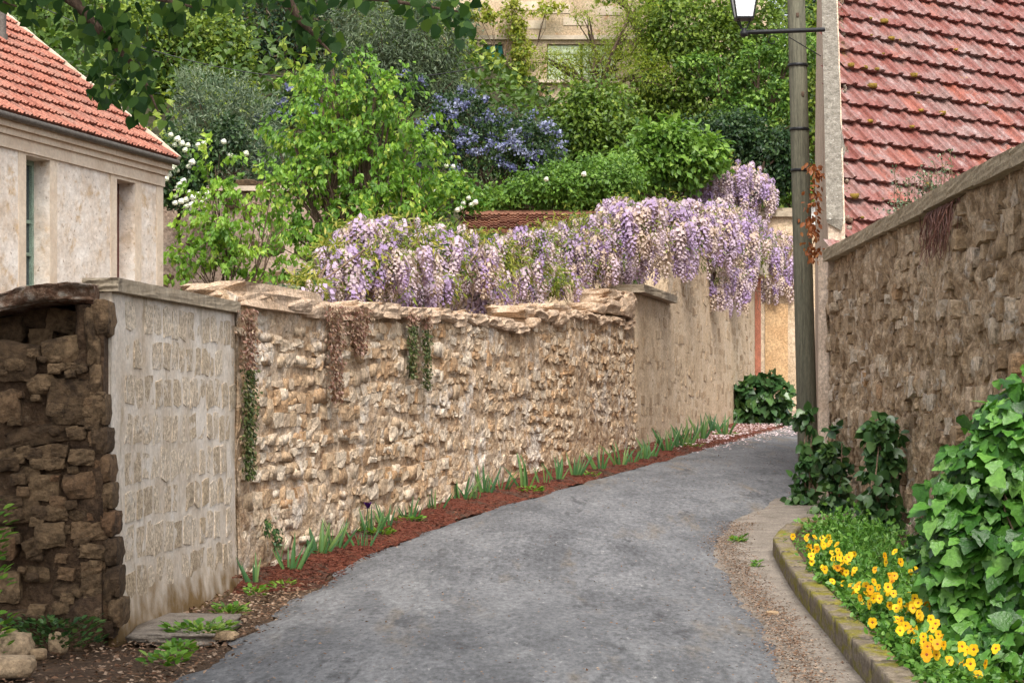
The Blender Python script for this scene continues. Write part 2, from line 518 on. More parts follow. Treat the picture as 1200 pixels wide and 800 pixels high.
M['mortar'] = surf('rubble_mortar', [(0.3, (0.26, 0.155, 0.085)), (0.47, (0.47, 0.33, 0.21)), (0.66, (0.62, 0.5, 0.38))], 3.5, 0.95, 0.9, 28, bdist=0.04,
    patches=[((0.7, 0.63, 0.55), 1.4, 0.53, 0.64, (1, 1, 0.6)), ((0.19, 0.10, 0.05), 5, 0.60, 0.74)])
M['rubble'] = surf('rubble_stone', [(0.25, (0.33, 0.2, 0.1)), (0.7, (0.58, 0.43, 0.28))], 7, 0.93, 0.8, 34, bdist=0.025,
    rnd=[(0, (0.38, 0.22, 0.11)), (0.25, (0.53, 0.38, 0.24)), (0.55, (0.64, 0.51, 0.37)), (0.85, (0.7, 0.61, 0.49)), (1, (0.46, 0.27, 0.13))],
    patches=[((0.72, 0.65, 0.57), 1.4, 0.55, 0.66, (1, 1, 0.6)), ((0.2, 0.11, 0.05), 9, 0.63, 0.76)])
M['cap'] = surf('weathered_cap_stone', [(0.25, (0.34, 0.22, 0.13)), (0.7, (0.6, 0.46, 0.34))], 5, 0.95, 0.8, 40, bdist=0.03, patches=[((0.25, 0.13, 0.07), 6, 0.58, 0.72), ((0.2, 0.19, 0.06), 4, 0.66, 0.76)])
M['whitewash'] = surf('limewash', [(0.3, (0.48, 0.38, 0.28)), (0.5, (0.63, 0.55, 0.46)), (0.7, (0.73, 0.67, 0.6))], 2.2, 0.92, 0.3, 30, grain=0.15,
    patches=[((0.34, 0.26, 0.17), 3.0, 0.55, 0.72, (2, 2, 0.5)), ((0.2, 0.15, 0.1), 9, 0.62, 0.72, (1.5, 1.5, 0.4))], stain=((0.2, 0.125, 0.05), -1.5, -0.95))
M['whitestone'] = surf('limewashed_stone', [(0.3, (0.36, 0.28, 0.19)), (0.7, (0.58, 0.48, 0.36))], 9, 0.93, 0.6, 45,
    rnd=[(0, (0.38, 0.3, 0.21)), (0.4, (0.54, 0.44, 0.33)), (0.8, (0.62, 0.53, 0.42)), (1, (0.42, 0.32, 0.21))], patches=[((0.6, 0.53, 0.45), 5, 0.53, 0.66), ((0.2, 0.15, 0.1), 14, 0.64, 0.76, (1, 1, 0.4))])
M['copeslab'] = surf('lichen_coping', [(0.3, (0.25, 0.195, 0.13)), (0.7, (0.42, 0.35, 0.26))], 5, 0.93, 0.4, 30, grain=0.16, patches=[((0.08, 0.06, 0.04), 5, 0.58, 0.7, (1, 1, 0.3)), ((0.3, 0.22, 0.04), 11, 0.66, 0.74)])
M['ruin'] = surf('damp_shaded_ruin_mortar', [(0.3, (0.035, 0.021, 0.013)), (0.7, (0.13, 0.08, 0.046))], 5, 0.95, 0.9, 30, bdist=0.04, patches=[((0.2, 0.14, 0.09), 9, 0.6, 0.7)])  # damp brown, darkened further to put the ruin's shade into the colour
M['ruinstone'] = surf('damp_shaded_ruin_stone', [(0.3, (0.06, 0.037, 0.02)), (0.7, (0.17, 0.115, 0.066))], 9, 0.9, 0.9, 26, bdist=0.03,
    rnd=[(0, (0.055, 0.033, 0.019)), (0.4, (0.11, 0.07, 0.038)), (0.8, (0.19, 0.125, 0.07)), (1, (0.12, 0.06, 0.03))], patches=[((0.04, 0.025, 0.015), 5, 0.52, 0.66)])  # stone browns dimmed too, so the colour holds shade as well as damp
M['mosscap'] = surf('mossy_cap', [(0.36, (0.10, 0.045, 0.025)), (0.5, (0.24, 0.15, 0.1)), (0.64, (0.42, 0.36, 0.3))], 10, 0.95, 1.0, 40, bdist=0.05, patches=[((0.13, 0.13, 0.01), 6, 0.6, 0.68)])
M['yellowmoss'] = surf('ochre_roof_moss', [(0.3, (0.13, 0.09, 0.02)), (0.7, (0.32, 0.2, 0.03))], 12, 0.95, 0.8, 40)
M['tallwall'] = surf('flush_pointed_wall', [(0.25, (0.4, 0.29, 0.175)), (0.5, (0.52, 0.39, 0.26)), (0.75, (0.6, 0.49, 0.36))], 1.6, 0.93, 0.5, 30,
    patches=[((0.62, 0.55, 0.46), 1.2, 0.6, 0.72, (1, 1, 0.35)), ((0.28, 0.18, 0.1), 3, 0.6, 0.76, (1, 1, 0.4))])
M['tallstone'] = surf('flush_wall_stone', [(0.3, (0.36, 0.25, 0.145)), (0.7, (0.52, 0.4, 0.27))], 8, 0.93, 0.5, 40,
    rnd=[(0, (0.23, 0.15, 0.085)), (0.3, (0.36, 0.25, 0.15)), (0.8, (0.5, 0.38, 0.26)), (1, (0.3, 0.22, 0.14))], patches=[((0.52, 0.4, 0.27), 3, 0.52, 0.66)])
M['greymortar'] = surf('rough_grey_brown_mortar', [(0.34, (0.2, 0.13, 0.073)), (0.48, (0.42, 0.295, 0.18)), (0.64, (0.66, 0.51, 0.355))], 6, 0.95, 1.0, 24, bdist=0.05,
    patches=[((0.52, 0.46, 0.38), 1.8, 0.58, 0.68, (1, 1, 2.2)), ((0.3, 0.15, 0.05), 4, 0.64, 0.74), ((0.10, 0.07, 0.045), 6, 0.6, 0.72)])
M['greystone'] = surf('rough_brown_stone', [(0.25, (0.16, 0.115, 0.07)), (0.7, (0.34, 0.26, 0.17))], 7, 0.95, 0.9, 30, bdist=0.03,
    rnd=[(0, (0.23, 0.15, 0.085)), (0.3, (0.41, 0.285, 0.17)), (0.7, (0.57, 0.43, 0.29)), (0.9, (0.7, 0.6, 0.48)), (1, (0.44, 0.24, 0.1))], patches=[((0.55, 0.48, 0.4), 2.0, 0.57, 0.66, (1, 1, 2.2)), ((0.1, 0.07, 0.045), 7, 0.6, 0.7)])
M['greycope'] = surf('cement_coping', [(0.3, (0.25, 0.195, 0.125)), (0.7, (0.4, 0.325, 0.22))], 7, 0.93, 0.5, 45, patches=[((0.16, 0.12, 0.06), 5, 0.6, 0.72)])
M['redtile'] = surf('glossy_red_tile', [(0.3, (0.2, 0.055, 0.04)), (0.7, (0.32, 0.11, 0.085))], 7, 0.45, 0.25, 40, spec=0.5, bdist=0.01,
    rnd=[(0, (0.14, 0.042, 0.032)), (0.4, (0.19, 0.07, 0.055)), (0.7, (0.2, 0.1, 0.088)), (1, (0.26, 0.08, 0.048))], patches=[((0.2, 0.115, 0.1), 1.6, 0.48, 0.62), ((0.29, 0.2, 0.185), 3.5, 0.52, 0.66), ((0.5, 0.44, 0.4), 30, 0.66, 0.72), ((0.34, 0.2, 0.04), 3.2, 0.68, 0.72)])  # greyish-pink patches lay the tiles' sheen into the base colour
M['orangetile'] = surf('matt_orange_tile', [(0.3, (0.28, 0.1, 0.065)), (0.7, (0.42, 0.17, 0.115))], 5, 0.8, 0.3, 40, bdist=0.01,
    rnd=[(0, (0.23, 0.085, 0.06)), (0.3, (0.31, 0.12, 0.083)), (0.75, (0.36, 0.155, 0.11)), (0.9, (0.26, 0.14, 0.11)), (1, (0.2, 0.085, 0.065))], patches=[((0.3, 0.16, 0.12), 1.6, 0.5, 0.66)])
M['tilefoot'] = surf('dark_tile_edge', [(0.3, (0.1, 0.025, 0.02)), (0.7, (0.2, 0.06, 0.045))], 10, 0.8, 0.3, 40)
M['verge'] = surf('lichen_verge_cement', [(0.3, (0.11, 0.095, 0.075)), (0.7, (0.25, 0.225, 0.185))], 12, 0.93, 0.7, 50, patches=[((0.55, 0.52, 0.47), 22, 0.6, 0.7), ((0.1, 0.08, 0.055), 16, 0.62, 0.72), ((0.3, 0.2, 0.03), 9, 0.68, 0.76)])
M['pinkplaster'] = surf('pinkish_plaster', [(0.3, (0.42, 0.31, 0.22)), (0.7, (0.62, 0.5, 0.39))], 3, 0.93, 0.6, 35, patches=[((0.22, 0.15, 0.1), 4, 0.6, 0.75, (1, 1, 0.3))])
M['houseplaster'] = surf('crumbling_plaster', [(0.3, (0.54, 0.42, 0.31)), (0.45, (0.66, 0.57, 0.48)), (0.68, (0.77, 0.71, 0.64))], 2.3, 0.93, 0.4, 12, bdist=0.04, grain=0.14,
    patches=[((0.54, 0.4, 0.26), 3.5, 0.54, 0.66), ((0.24, 0.16, 0.1), 16, 0.6, 0.68)])
M['trim'] = surf('smooth_stone_trim', [(0.3, (0.54, 0.42, 0.31)), (0.7, (0.68, 0.58, 0.46))], 2.5, 0.9, 0.2, 20, grain=0.1, patches=[((0.36, 0.26, 0.17), 3, 0.6, 0.76)])
M['zinc'] = plain('zinc_gutter', (0.12, 0.105, 0.09), 0.6, 0.3)
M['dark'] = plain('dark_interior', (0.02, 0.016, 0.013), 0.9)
M['greenpaint'] = plain('faded_green_paint', (0.2, 0.27, 0.21), 0.7)
M['brownpaint'] = plain('red_brown_paint', (0.1, 0.03, 0.022), 0.7)
M['teal'] = plain('teal_shutter_paint', (0.015, 0.2, 0.17), 0.6)
M['palegreen'] = plain('pale_shutter_paint', (0.5, 0.56, 0.38), 0.7)
M['glass'] = plain('window_glass', (0.05, 0.06, 0.065), 0.12, 0, 0.8)
M['upwall'] = surf('upper_house_plaster', [(0.3, (0.42, 0.3, 0.19)), (0.7, (0.62, 0.5, 0.36))], 1.2, 0.93, 0.4, 20, patches=[((0.42, 0.22, 0.1), 1.5, 0.58, 0.7)])
M['pinkstone'] = surf('garden_wall_render', [(0.25, (0.2, 0.13, 0.09)), (0.5, (0.4, 0.3, 0.225)), (0.75, (0.52, 0.42, 0.34))], 1.1, 0.95, 0.7, 18, bdist=0.04, patches=[((0.14, 0.085, 0.055), 1.6, 0.56, 0.7)])
M['woodpole'] = surf('weathered_pole_wood', [(0.3, (0.085, 0.082, 0.058)), (0.7, (0.18, 0.17, 0.12))], 6, 0.9, 0.5, 40, stretch=(6, 6, 0.3))
M['iron'] = plain('black_iron', (0.012, 0.012, 0.013), 0.45, 0.2)
M['milk'] = plain('frosted_lamp_glass', (0.8, 0.82, 0.84), 0.3, 0, 0.5, 0.03)
M['rustdoor'] = plain('salmon_door_paint', (0.5, 0.2, 0.12), 0.7)
M['ochre'] = surf('ochre_render', [(0.3, (0.42, 0.25, 0.12)), (0.7, (0.56, 0.37, 0.2))], 2, 0.93, 0.4, 25)
M['browntile'] = surf('old_brown_tile', [(0.3, (0.12, 0.05, 0.03)), (0.7, (0.26, 0.12, 0.07))], 6, 0.9, 0.5, 30, rnd=[(0, (0.11, 0.045, 0.03)), (0.6, (0.22, 0.095, 0.06)), (1, (0.3, 0.16, 0.1))])
M['whitewall'] = plain('white_gable_paint', (0.7, 0.68, 0.64), 0.8, var=0.06)
M['bark'] = surf('bark', [(0.3, (0.06, 0.04, 0.027)), (0.7, (0.15, 0.1, 0.07))], 8, 0.95, 0.8, 30, stretch=(3, 3, 0.5))
M['vinebark'] = surf('vine_bark', [(0.3, (0.12, 0.075, 0.05)), (0.7, (0.26, 0.18, 0.12))], 12, 0.95, 0.6, 40)
M['boulder'] = surf('tan_boulder', [(0.3, (0.27, 0.18, 0.1)), (0.7, (0.48, 0.35, 0.22))], 8, 0.9, 0.8, 30, bdist=0.03, rnd=[(0, (0.3, 0.2, 0.11)), (1, (0.46, 0.34, 0.22))])
M['undergrowth'] = surf('hillside_earth', [(0.3, (0.02, 0.022, 0.01)), (0.7, (0.07, 0.06, 0.03))], 2, 0.95, 0.5, 10)
M['terrain'] = surf('garden_ground', [(0.3, (0.03, 0.045, 0.014)), (0.7, (0.08, 0.08, 0.03))], 2, 0.95, 0.5, 15)

M['l_light'] = leafm('fresh_light_leaf', [(0.065, 0.16, 0.02), (0.14, 0.28, 0.032), (0.23, 0.38, 0.045), (0.38, 0.47, 0.08)], 0.35, big=1.5)
M['l_mid'] = leafm('mid_green_leaf', [(0.035, 0.075, 0.013), (0.085, 0.15, 0.021), (0.15, 0.225, 0.03), (0.25, 0.32, 0.05)], 0.3, big=0.8)
M['l_dark'] = leafm('dark_green_leaf', [(0.012, 0.032, 0.012), (0.025, 0.062, 0.02), (0.04, 0.085, 0.026), (0.07, 0.12, 0.04)], 0.25, big=0.8)
M['l_conifer'] = leafm('bluish_needle', [(0.015, 0.035, 0.02), (0.03, 0.07, 0.035), (0.06, 0.085, 0.03), (0.10, 0.065, 0.035)], 0.2, big=0.8)
M['l_silver'] = leafm('silver_leaf', [(0.035, 0.07, 0.04), (0.07, 0.12, 0.065), (0.13, 0.18, 0.11), (0.26, 0.31, 0.21)], 0.25, big=1)
M['l_olive'] = leafm('olive_leaf', [(0.04, 0.06, 0.035), (0.08, 0.115, 0.065), (0.12, 0.16, 0.09), (0.2, 0.23, 0.13)], 0.25, big=1)
M['l_yellow'] = leafm('yellow_green_leaf', [(0.11, 0.17, 0.02), (0.2, 0.27, 0.03), (0.28, 0.33, 0.045), (0.38, 0.38, 0.08)], 0.4, big=1)
M['l_ivyhedge'] = leafm('hedge_leaf', [(0.04, 0.1, 0.015), (0.085, 0.175, 0.024), (0.13, 0.25, 0.034), (0.22, 0.34, 0.06)], 0.3, big=1.2)
M['l_vine'] = leafm('broad_vine_leaf', [(0.018, 0.07, 0.01), (0.035, 0.12, 0.015), (0.055, 0.17, 0.02), (0.085, 0.23, 0.03), (0.13, 0.3, 0.05), (0.19, 0.38, 0.08)], 0.24, 0.38, 0.5, 32, 0.6)
M['l_ivy'] = leafm('climber_leaf', [(0.02, 0.055, 0.018), (0.035, 0.09, 0.026), (0.055, 0.125, 0.034), (0.1, 0.18, 0.05)], 0.2, 0.35, 0.5)
M['l_linden'] = leafm('linden_leaf', [(0.016, 0.046, 0.013), (0.026, 0.068, 0.017), (0.038, 0.09, 0.02), (0.06, 0.125, 0.025), (0.13, 0.22, 0.04)], 0.4, 0.6, 0.2)
M['l_iris'] = leafm('iris_blade', [(0.03, 0.09, 0.03), (0.05, 0.13, 0.04), (0.07, 0.17, 0.045), (0.15, 0.22, 0.06)], 0.25)
M['l_weed'] = leafm('weed_leaf', [(0.05, 0.14, 0.015), (0.09, 0.21, 0.02), (0.14, 0.28, 0.03), (0.22, 0.33, 0.05)], 0.3)
M['l_pansy'] = leafm('pansy_leaf', [(0.04, 0.12, 0.015), (0.07, 0.19, 0.022), (0.11, 0.26, 0.035), (0.18, 0.33, 0.07)], 0.3)
M['l_sedum'] = leafm('reddish_trailing_leaf', [(0.16, 0.07, 0.05), (0.25, 0.13, 0.09), (0.28, 0.2, 0.12), (0.35, 0.22, 0.18)], 0.2)
M['l_sedumg'] = leafm('green_trailing_leaf', [(0.03, 0.05, 0.014), (0.06, 0.09, 0.025), (0.1, 0.13, 0.035), (0.2, 0.15, 0.08)], 0.2)
M['l_wist'] = leafm('wisteria_leaf', [(0.03, 0.075, 0.012), (0.08, 0.15, 0.02), (0.2, 0.25, 0.035), (0.42, 0.38, 0.08)], 0.35)
M['f_wist'] = leafm('wisteria_petal', [(0.36, 0.25, 0.45), (0.46, 0.35, 0.53), (0.54, 0.43, 0.54), (0.59, 0.48, 0.5), (0.56, 0.44, 0.34)], 0.3, 0.7, 0.2)
M['f_blue'] = leafm('blue_blossom', [(0.1, 0.11, 0.22), (0.17, 0.18, 0.32), (0.25, 0.27, 0.42), (0.38, 0.4, 0.55)], 0.2, 0.8, 0.1)
M['f_white'] = leafm('white_blossom', [(0.62, 0.66, 0.5), (0.75, 0.76, 0.66), (0.8, 0.8, 0.75)], 0.2, 0.8, 0.1)
M['f_yellow'] = leafm('yellow_petal', [(0.72, 0.4, 0.01), (0.8, 0.5, 0.012), (0.85, 0.58, 0.02), (0.72, 0.3, 0.008)], 0.25, 0.6, 0.2)
M['f_eye'] = plain('brown_pansy_eye', (0.22, 0.05, 0.01), 0.8)
M['f_purple'] = leafm('purple_iris_petal', [(0.05, 0.012, 0.09), (0.09, 0.03, 0.16)], 0.2, 0.7, 0.1)
M['petal'] = leafm('fallen_pink_petal', [(0.6, 0.42, 0.44), (0.72, 0.56, 0.57), (0.78, 0.68, 0.68)], 0.1, 0.8, 0.1)
M['litter'] = leafm('dry_brown_litter', [(0.08, 0.042, 0.026), (0.17, 0.095, 0.058), (0.25, 0.16, 0.105), (0.36, 0.27, 0.2)], 0.05, 0.9, 0.1)
M['l_rust'] = leafm('rust_dead_leaf', [(0.2, 0.06, 0.02), (0.34, 0.12, 0.04), (0.45, 0.2, 0.08)], 0.25)

# ---------------------------------------------------------------- the ground
ZR = lerp_tab([(-80, -2.2), (0, -1.62), (10, -1.52), (13.5, -1.46), (16.5, -1.435), (18, -1.36), (20, -1.22), (22.75, -1.045), (25, -0.93), (28, -0.80), (32, -0.655), (35, -0.55), (40, -0.40), (46.7, -0.2), (50, -0.05), (57, 0.22), (65, 0.5), (80, 0.9), (250, 1.5)])
_zy = np.linspace(-80, 250, 1651); _zz = ZR(_zy)
for _ in range(3): _zz = np.convolve(np.pad(_zz, 3, 'edge'), np.ones(7) / 7, 'valid')
def zg(y): return np.interp(y, _zy, _zz)
RL = lerp_tab([(-60, -2.6), (8, -2.3), (11.6, -1.9), (14, -1.83), (15.7, -1.77), (18.5, -1.54), (21.2, -0.88), (24.5, 0.15), (27.7, 1.13), (32, 2.35), (36, 3.43), (44, 5.5), (48, 6.55), (55, 8.4), (62, 11.5), (80, 24), (100, 40)])
RR = lerp_tab([(-60, 1.0), (8, 1.5), (11.6, 1.72), (14, 1.9), (19.8, 2.1), (22, 2.55), (23.8, 3.15), (26, 3.7), (30, 4.4), (40, 6.6), (48, 8.9), (55, 12), (62, 16), (80, 32), (100, 50)])

def sheet(name, X, Y, Z, mat, a=0.0, kind='structure', smooth=True):
    nu, nv = X.shape
    mb = MB(); mb.add(np.stack([X, Y, Z], -1).reshape(-1, 3), grid_faces(nu, nv), a)
    return obj(name, mb, mat, None, smooth, kind)

xs = np.concatenate([np.linspace(-300, -14, 12), np.linspace(-12, 20, 33), np.linspace(24, 300, 12)])
ys = np.concatenate([np.linspace(-80, 8, 12), np.linspace(9, 70, 123), np.linspace(75, 400, 14)])
X, Yg = np.meshgrid(xs, ys, indexing='ij')
sheet('ground', X, Yg, zg(Yg) - 0.045 + 0.02 * (fbm(np.stack([X * 2, Yg * 2, 0 * X], -1), 3, 2) - 0.5), M['soil'])

ys = np.concatenate([np.linspace(-40, 8, 25), np.arange(8.2, 62, 0.12), np.linspace(63, 100, 25)])
t = np.linspace(0, 1, 60)
Yr = np.repeat(ys[None, :], 60, 0)
wob = (fbm(np.stack([ys * 2.2, 0 * ys, 0 * ys], -1), 4, 9) - 0.5) * 0.24
wob2 = (fbm(np.stack([ys * 2.2, 0 * ys + 9, 0 * ys], -1), 4, 19) - 0.5) * 0.22
lft, rgt = RL(ys) + wob, RR(ys) + wob2
Xr = lft[None, :] + (rgt - lft)[None, :] * t[:, None]
crown = 0.03 * (1 - (2 * t - 1) ** 2)[:, None]
Zr = zg(Yr) + 0.004 + crown + 0.016 * (fbm(np.stack([Xr * 1.4, Yr * 1.1, 0 * Xr], -1), 3, 4) - 0.5) - 0.03 * (t[:, None] ** 40) - 0.03 * ((1 - t[:, None]) ** 40)
sheet('road', Xr, Yr, Zr, M['asphalt'])

# left wall line, shared by the rubble wall and the tall wall behind
WL0, WL1 = np.array([-2.33, 17.2]), np.array([7.6, 57.1])
dl = unit(WL1 - WL0)
def wl_y(x):                        # distance of the wall line along the ray through photo column x
    k = (x - 600.0) / FPX
    s = dl[0] / dl[1]
    return (WL0[0] - s * WL0[1]) / (k - s)
def wl_x(Y): return WL0[0] + (Y - WL0[1]) * dl[0] / dl[1]

# red mulch strip between wall and road, soil in the near corner
ys = np.arange(16.9, 50, 0.1); t = np.linspace(0, 1, 14)
Ym = np.repeat(ys[None, :], 14, 0)
l0 = wl_x(ys) - 0.15; r0 = RL(ys) + 0.03 + (fbm(np.stack([ys * 3, 0 * ys, 0 * ys], -1), 3, 33) - 0.5) * 0.3
Xm = l0[None, :] + (r0 - l0)[None, :] * t[:, None]
Zm = zg(Ym) + 0.012 + 0.06 * (1 - t[:, None]) + 0.03 * fbm(np.stack([Xm * 8, Ym * 8, 0 * Xm], -1), 3, 8) - 0.045 * (t[:, None] ** 6) - 0.12 * np.clip((17.7 - Ym) / 0.8, 0, 1)
sheet('mulch_bed', Xm, Ym, Zm, M['mulch'])

# concrete gutter strip on the right and the raised flower bed
KB = lerp_tab([(4, 1.6), (11.6, 1.97), (15.5, 2.2), (19.0, 2.42), (20.2, 2.75), (20.8, 3.1)])     # kerb face line
ys = np.arange(5, 24.4, 0.15); t = np.linspace(0, 1, 12)
Yc = np.repeat(ys[None, :], 12, 0)
l0 = RR(ys) - 0.22 + (fbm(np.stack([ys * 2.5, 0 * ys + 4, 0 * ys], -1), 4, 41) - 0.5) * 0.2
r0 = np.where(ys < 20.8, KB(ys) + 0.05, 3.9)
Xc = l0[None, :] + (r0 - l0)[None, :] * t[:, None]
Zc = zg(Yc) + 0.016 + 0.01 * fbm(np.stack([Xc * 3, Yc * 3, 0 * Xc], -1), 3, 6) - 0.03 * ((1 - t[:, None]) ** 8) + 0.02 * t[:, None]
sheet('gutter_pavement', Xc, Yc, Zc, M['concrete'])
ys = np.arange(5, 20.9, 0.15)
Yb = np.repeat(ys[None, :], 12, 0)
l0 = KB(ys) + 0.06; Xb = l0[None, :] + (4.0 - l0)[None, :] * t[:, None]
Zb = zg(Yb) + 0.12 + 0.06 * fbm(np.stack([Xb * 4, Yb * 4, 0 * Xb], -1), 3, 12)
sheet('flower_bed_soil', Xb, Yb, Zb, M['soil'])

# hillside behind
xs = np.linspace(-160, 160, 130); vv = np.concatenate([np.linspace(0, 40, 60), np.linspace(44, 260, 30)])
X, V = np.meshgrid(xs, vv, indexing='ij')
Yh = 43.6 + 2.0 * np.clip(X + 2, 0, 60) + V
base = np.interp(X, [-6, 2, 7, 40], [4.4, 3.6, 0.5, 1.5])
Zh = base + np.minimum(V * 0.34, 24 + V * 0.03) + 1.2 * (fbm(np.stack([X * 0.2, Yh * 0.2, 0 * X], -1), 3, 15) - 0.5) * np.clip(V / 5, 0, 1)
Zh[:, 0] = -1.0
sheet('hillside', X, Yh, Zh, M['undergrowth'])

# ---------------------------------------------------------------- near left: limewashed wall and ruined end
rng = np.random.default_rng(21)
W1 = Wall((-2.64, 13.5), (-2.335, 17.22))
zt1 = lambda u: 0.835 + 0.014 * u
zb1 = lambda u: zg(W1.p0[1] + u)
def d1(U, Z):
    p = np.stack([U * 2, Z * 2, 0 * U], -1)
    foot = np.clip((-1.15 - Z) / 0.3, 0, 1) * 0.03
    return 0.02 * (fbm(p * 0.5, 2, 3) - 0.5) + 0.008 * (fbm(p * 8, 3, 5) - 0.5) + foot
root = thing('limewashed_wall', 'whitish limewashed stone wall with coping slabs beside the dark ruined end', 'wall', (-2.5, 15.3, -1.44))
obj('wall_face', W1.core(zb1, zt1, 0.14, d1, 0.06, 0.0), M['whitewash'], root, True)
cells = []
z = -1.22
for row, h in enumerate([0.2, 0.22, 0.2, 0.21, 0.2, 0.2, 0.2, 0.2]):
    u = 0.32
    while u < 3.6:
        w = rng.uniform(0.17, 0.29)
        if rng.random() < 0.94 - 0.25 * (row == 0): cells.append((u + w / 2, z + h / 2 + rng.normal(0, 0.01), w / 2 * 0.93, h / 2 * rng.uniform(0.9, 1.08)))
        u += w + rng.uniform(0.01, 0.04)
    z += h + 0.055
put_stones(W1, cells, root, M['whitestone'], 300, 0.05, -0.0158, 0.002, rng, d1, src=FLATROCKS)
u = 0.0
while u < 3.7:
    w = min(rng.uniform(0.85, 1.1), 3.74 - u)
    mb = MB(); c = W1.pt(u + w / 2, zt1(u + w / 2) + 0.045, -0.07)
    Vr, Fr = rock(int(u * 10) + 900, 60, 0.012, 6)
    t3 = np.array([*W1.t, 0]); n3 = np.array([*W1.n, 0])
    mb.add(c + Vr[:, :1] * t3 * (w / 2 - 0.004) * 1.06 + Vr[:, 1:2] * -n3 * 0.12 + Vr[:, 2:] * (np.array([0, 0, 0.045])) + Vr[:, :1] * np.array([0, 0, 0.014 * w / 2]), Fr, 0)
    obj('coping_slab', mb, M['copeslab'], root); u += w

root = thing('ruined_wall', 'dark crumbling rubble wall end with mossy cap and hollow niche', 'wall', (-3.4, 13.7, -1.46))
W2 = Wall((-7.4, 13.42), (-2.66, 13.46))           # faces the camera
zt2 = lambda u: 0.74 + 0 * u
def d2(U, Z):
    p = np.stack([U * 1.8, Z * 1.8, 0 * U + 3], -1)
    niche = np.clip((4.55 - U) / 0.06, 0, 1) * np.clip((Z - 0.36) / 0.12, 0, 1)
    lean = np.clip((U - 4.25) / 0.4, 0, 1) * 0.06
    return 0.16 * (fbm(p, 4, 23) - 0.5) + 0.05 * (fbm(p * 4, 3, 5) - 0.5) + 0.07 - 0.45 * niche + lean + 0.06 * np.clip((-1.0 - Z) / 0.4, 0, 1)
core = W2.core(lambda u: zg(13.4) + 0 * u, zt2, 0.7, d2, 0.04, 0.03)
obj('rubble_core', core, M['ruin'], root, True)
mes = rock_meshes(M['ruinstone'], [rock(i + 140, [2.6, 5, 3.4][i % 3], 0.06, 6) for i in range(9)])
hero = [(75, 411, 24, 16), (88, 470, 27, 26), (18, 425, 26, 22), (14, 475, 12, 18), (48, 510, 36, 11), (58, 533, 13, 12), (98, 568, 18, 15), (55, 571, 17, 15),
        (24, 596, 25, 17), (105, 600, 22, 10), (108, 620, 20, 12), (63, 626, 16, 14), (76, 656, 9, 13), (115, 645, 14, 8), (14, 687, 13, 18), (80, 694, 14, 13),
        (116, 690, 16, 18), (45, 672, 15, 10), (112, 665, 14, 10), (35, 555, 14, 10), (70, 600, 12, 9), (12, 540, 14, 12), (120, 715, 16, 12), (70, 545, 12, 8),
        (10, 640, 12, 14), (42, 640, 10, 10), (92, 432, 14, 7), (50, 450, 16, 12), (100, 535, 14, 9), (122, 735, 14, 10), (30, 722, 20, 10), (30, 368, 22, 14), (68, 375, 18, 14), (8, 385, 14, 16), (44, 395, 14, 10)]
for i, (px, py, hw, hh) in enumerate(hero):
    Yd = 13.62 if py < 400 else 13.42
    p = P(px, py, Yd); s = Yd / FPX
    if py < 400: p[1] += 0.2
    tw = rng.normal(0, 0.12)
    c, sn = math.cos(tw), math.sin(tw)
    inst('stone', mes[i % len(mes)], root, frame_m(p + np.array([0, rng.uniform(-0.02, 0.05), 0]), np.array([c, 0, sn]) * hw * s * 1.1, np.array([0, 1, 0]) * 0.115, np.array([-sn, 0, c]) * hh * s * 1.08))
for k in range(70):                                 # small filler stones
    px, py = rng.uniform(0, 122), rng.uniform(410, 730); p = P(px, py, 13.36); a_ = rng.uniform(0.02, 0.045)
    inst('stone', mes[k % len(mes)], root, frame_m(p, np.array([1, 0, rng.normal(0, 0.2)]) * a_ * 1.3, np.array([0, 1, 0]) * 0.05, np.array([rng.normal(0, 0.2), 0, 1]) * a_))
for k in range(40):                                 # the wall goes on out of frame to the left
    p = np.array([rng.uniform(-7.3, -3.6), 13.45, rng.uniform(-1.35, 0.5)])
    inst('stone', mes[k % len(mes)], root, frame_m(p, np.array([1, 0, 0]) * rng.uniform(0.09, 0.17), np.array([0, 1, 0]) * 0.13, np.array([0, 0, 1]) * rng.uniform(0.06, 0.11)))
# jamb at the corner: rough broken edge of the limewashed wall
for i, (px, py, hw, hh) in enumerate([(121, 372, 10, 20), (114, 410, 7, 18), (110, 385, 6, 26), (116, 445, 7, 18), (120, 480, 8, 18), (121, 515, 9, 15), (126, 548, 7, 16), (128, 580, 8, 15), (131, 612, 8, 14), (133, 645, 8, 16), (136, 680, 8, 18), (140, 715, 8, 16)]):
    p = P(px, py, 13.44); s = 13.44 / FPX
    inst('stone', mes[(i * 3) % len(mes)], root, frame_m(p, np.array([1, 0, 0]) * hw * s * 1.1, np.array([0, 1, 0]) * 0.14, np.array([0, 0, 1]) * hh * s * 1.1))
# mossy overhanging cap
nu, nv = 200, 44
uu = np.linspace(-7.4, -2.72, nu); ph = np.linspace(0, 2 * np.pi, nv)
Uc, Pc = np.meshgrid(uu, ph, indexing='ij')
cx, cz = np.cos(Pc), np.sin(Pc)
q = np.stack([Uc * 3, cx * 0.8, cz * 0.8], -1)
rr = 1 + 0.5 * (fbm(q * 1.3, 5, 61) - 0.5) * 2
sag = np.interp(Uc, [-7.4, -3.5, -3.2, -2.9, -2.72], [-0.09, -0.09, -0.03, 0.01, 0.0])
G = np.stack([Uc, 13.62 + np.sign(cx) * np.abs(cx) ** 0.3 * 0.34 * rr, 0.815 + sag + np.sign(cz) * np.abs(cz) ** 0.35 * 0.065 * rr], -1)
mb = MB().add(G.reshape(-1, 3), grid_faces(nu, nv, True), 0)
for i in (0, nu - 1):
    mb.add(np.vstack([G[i].mean(0)[None], G[i]]), [(0, 1 + j, 1 + (j + 1) % nv) for j in range(nv)], 0)
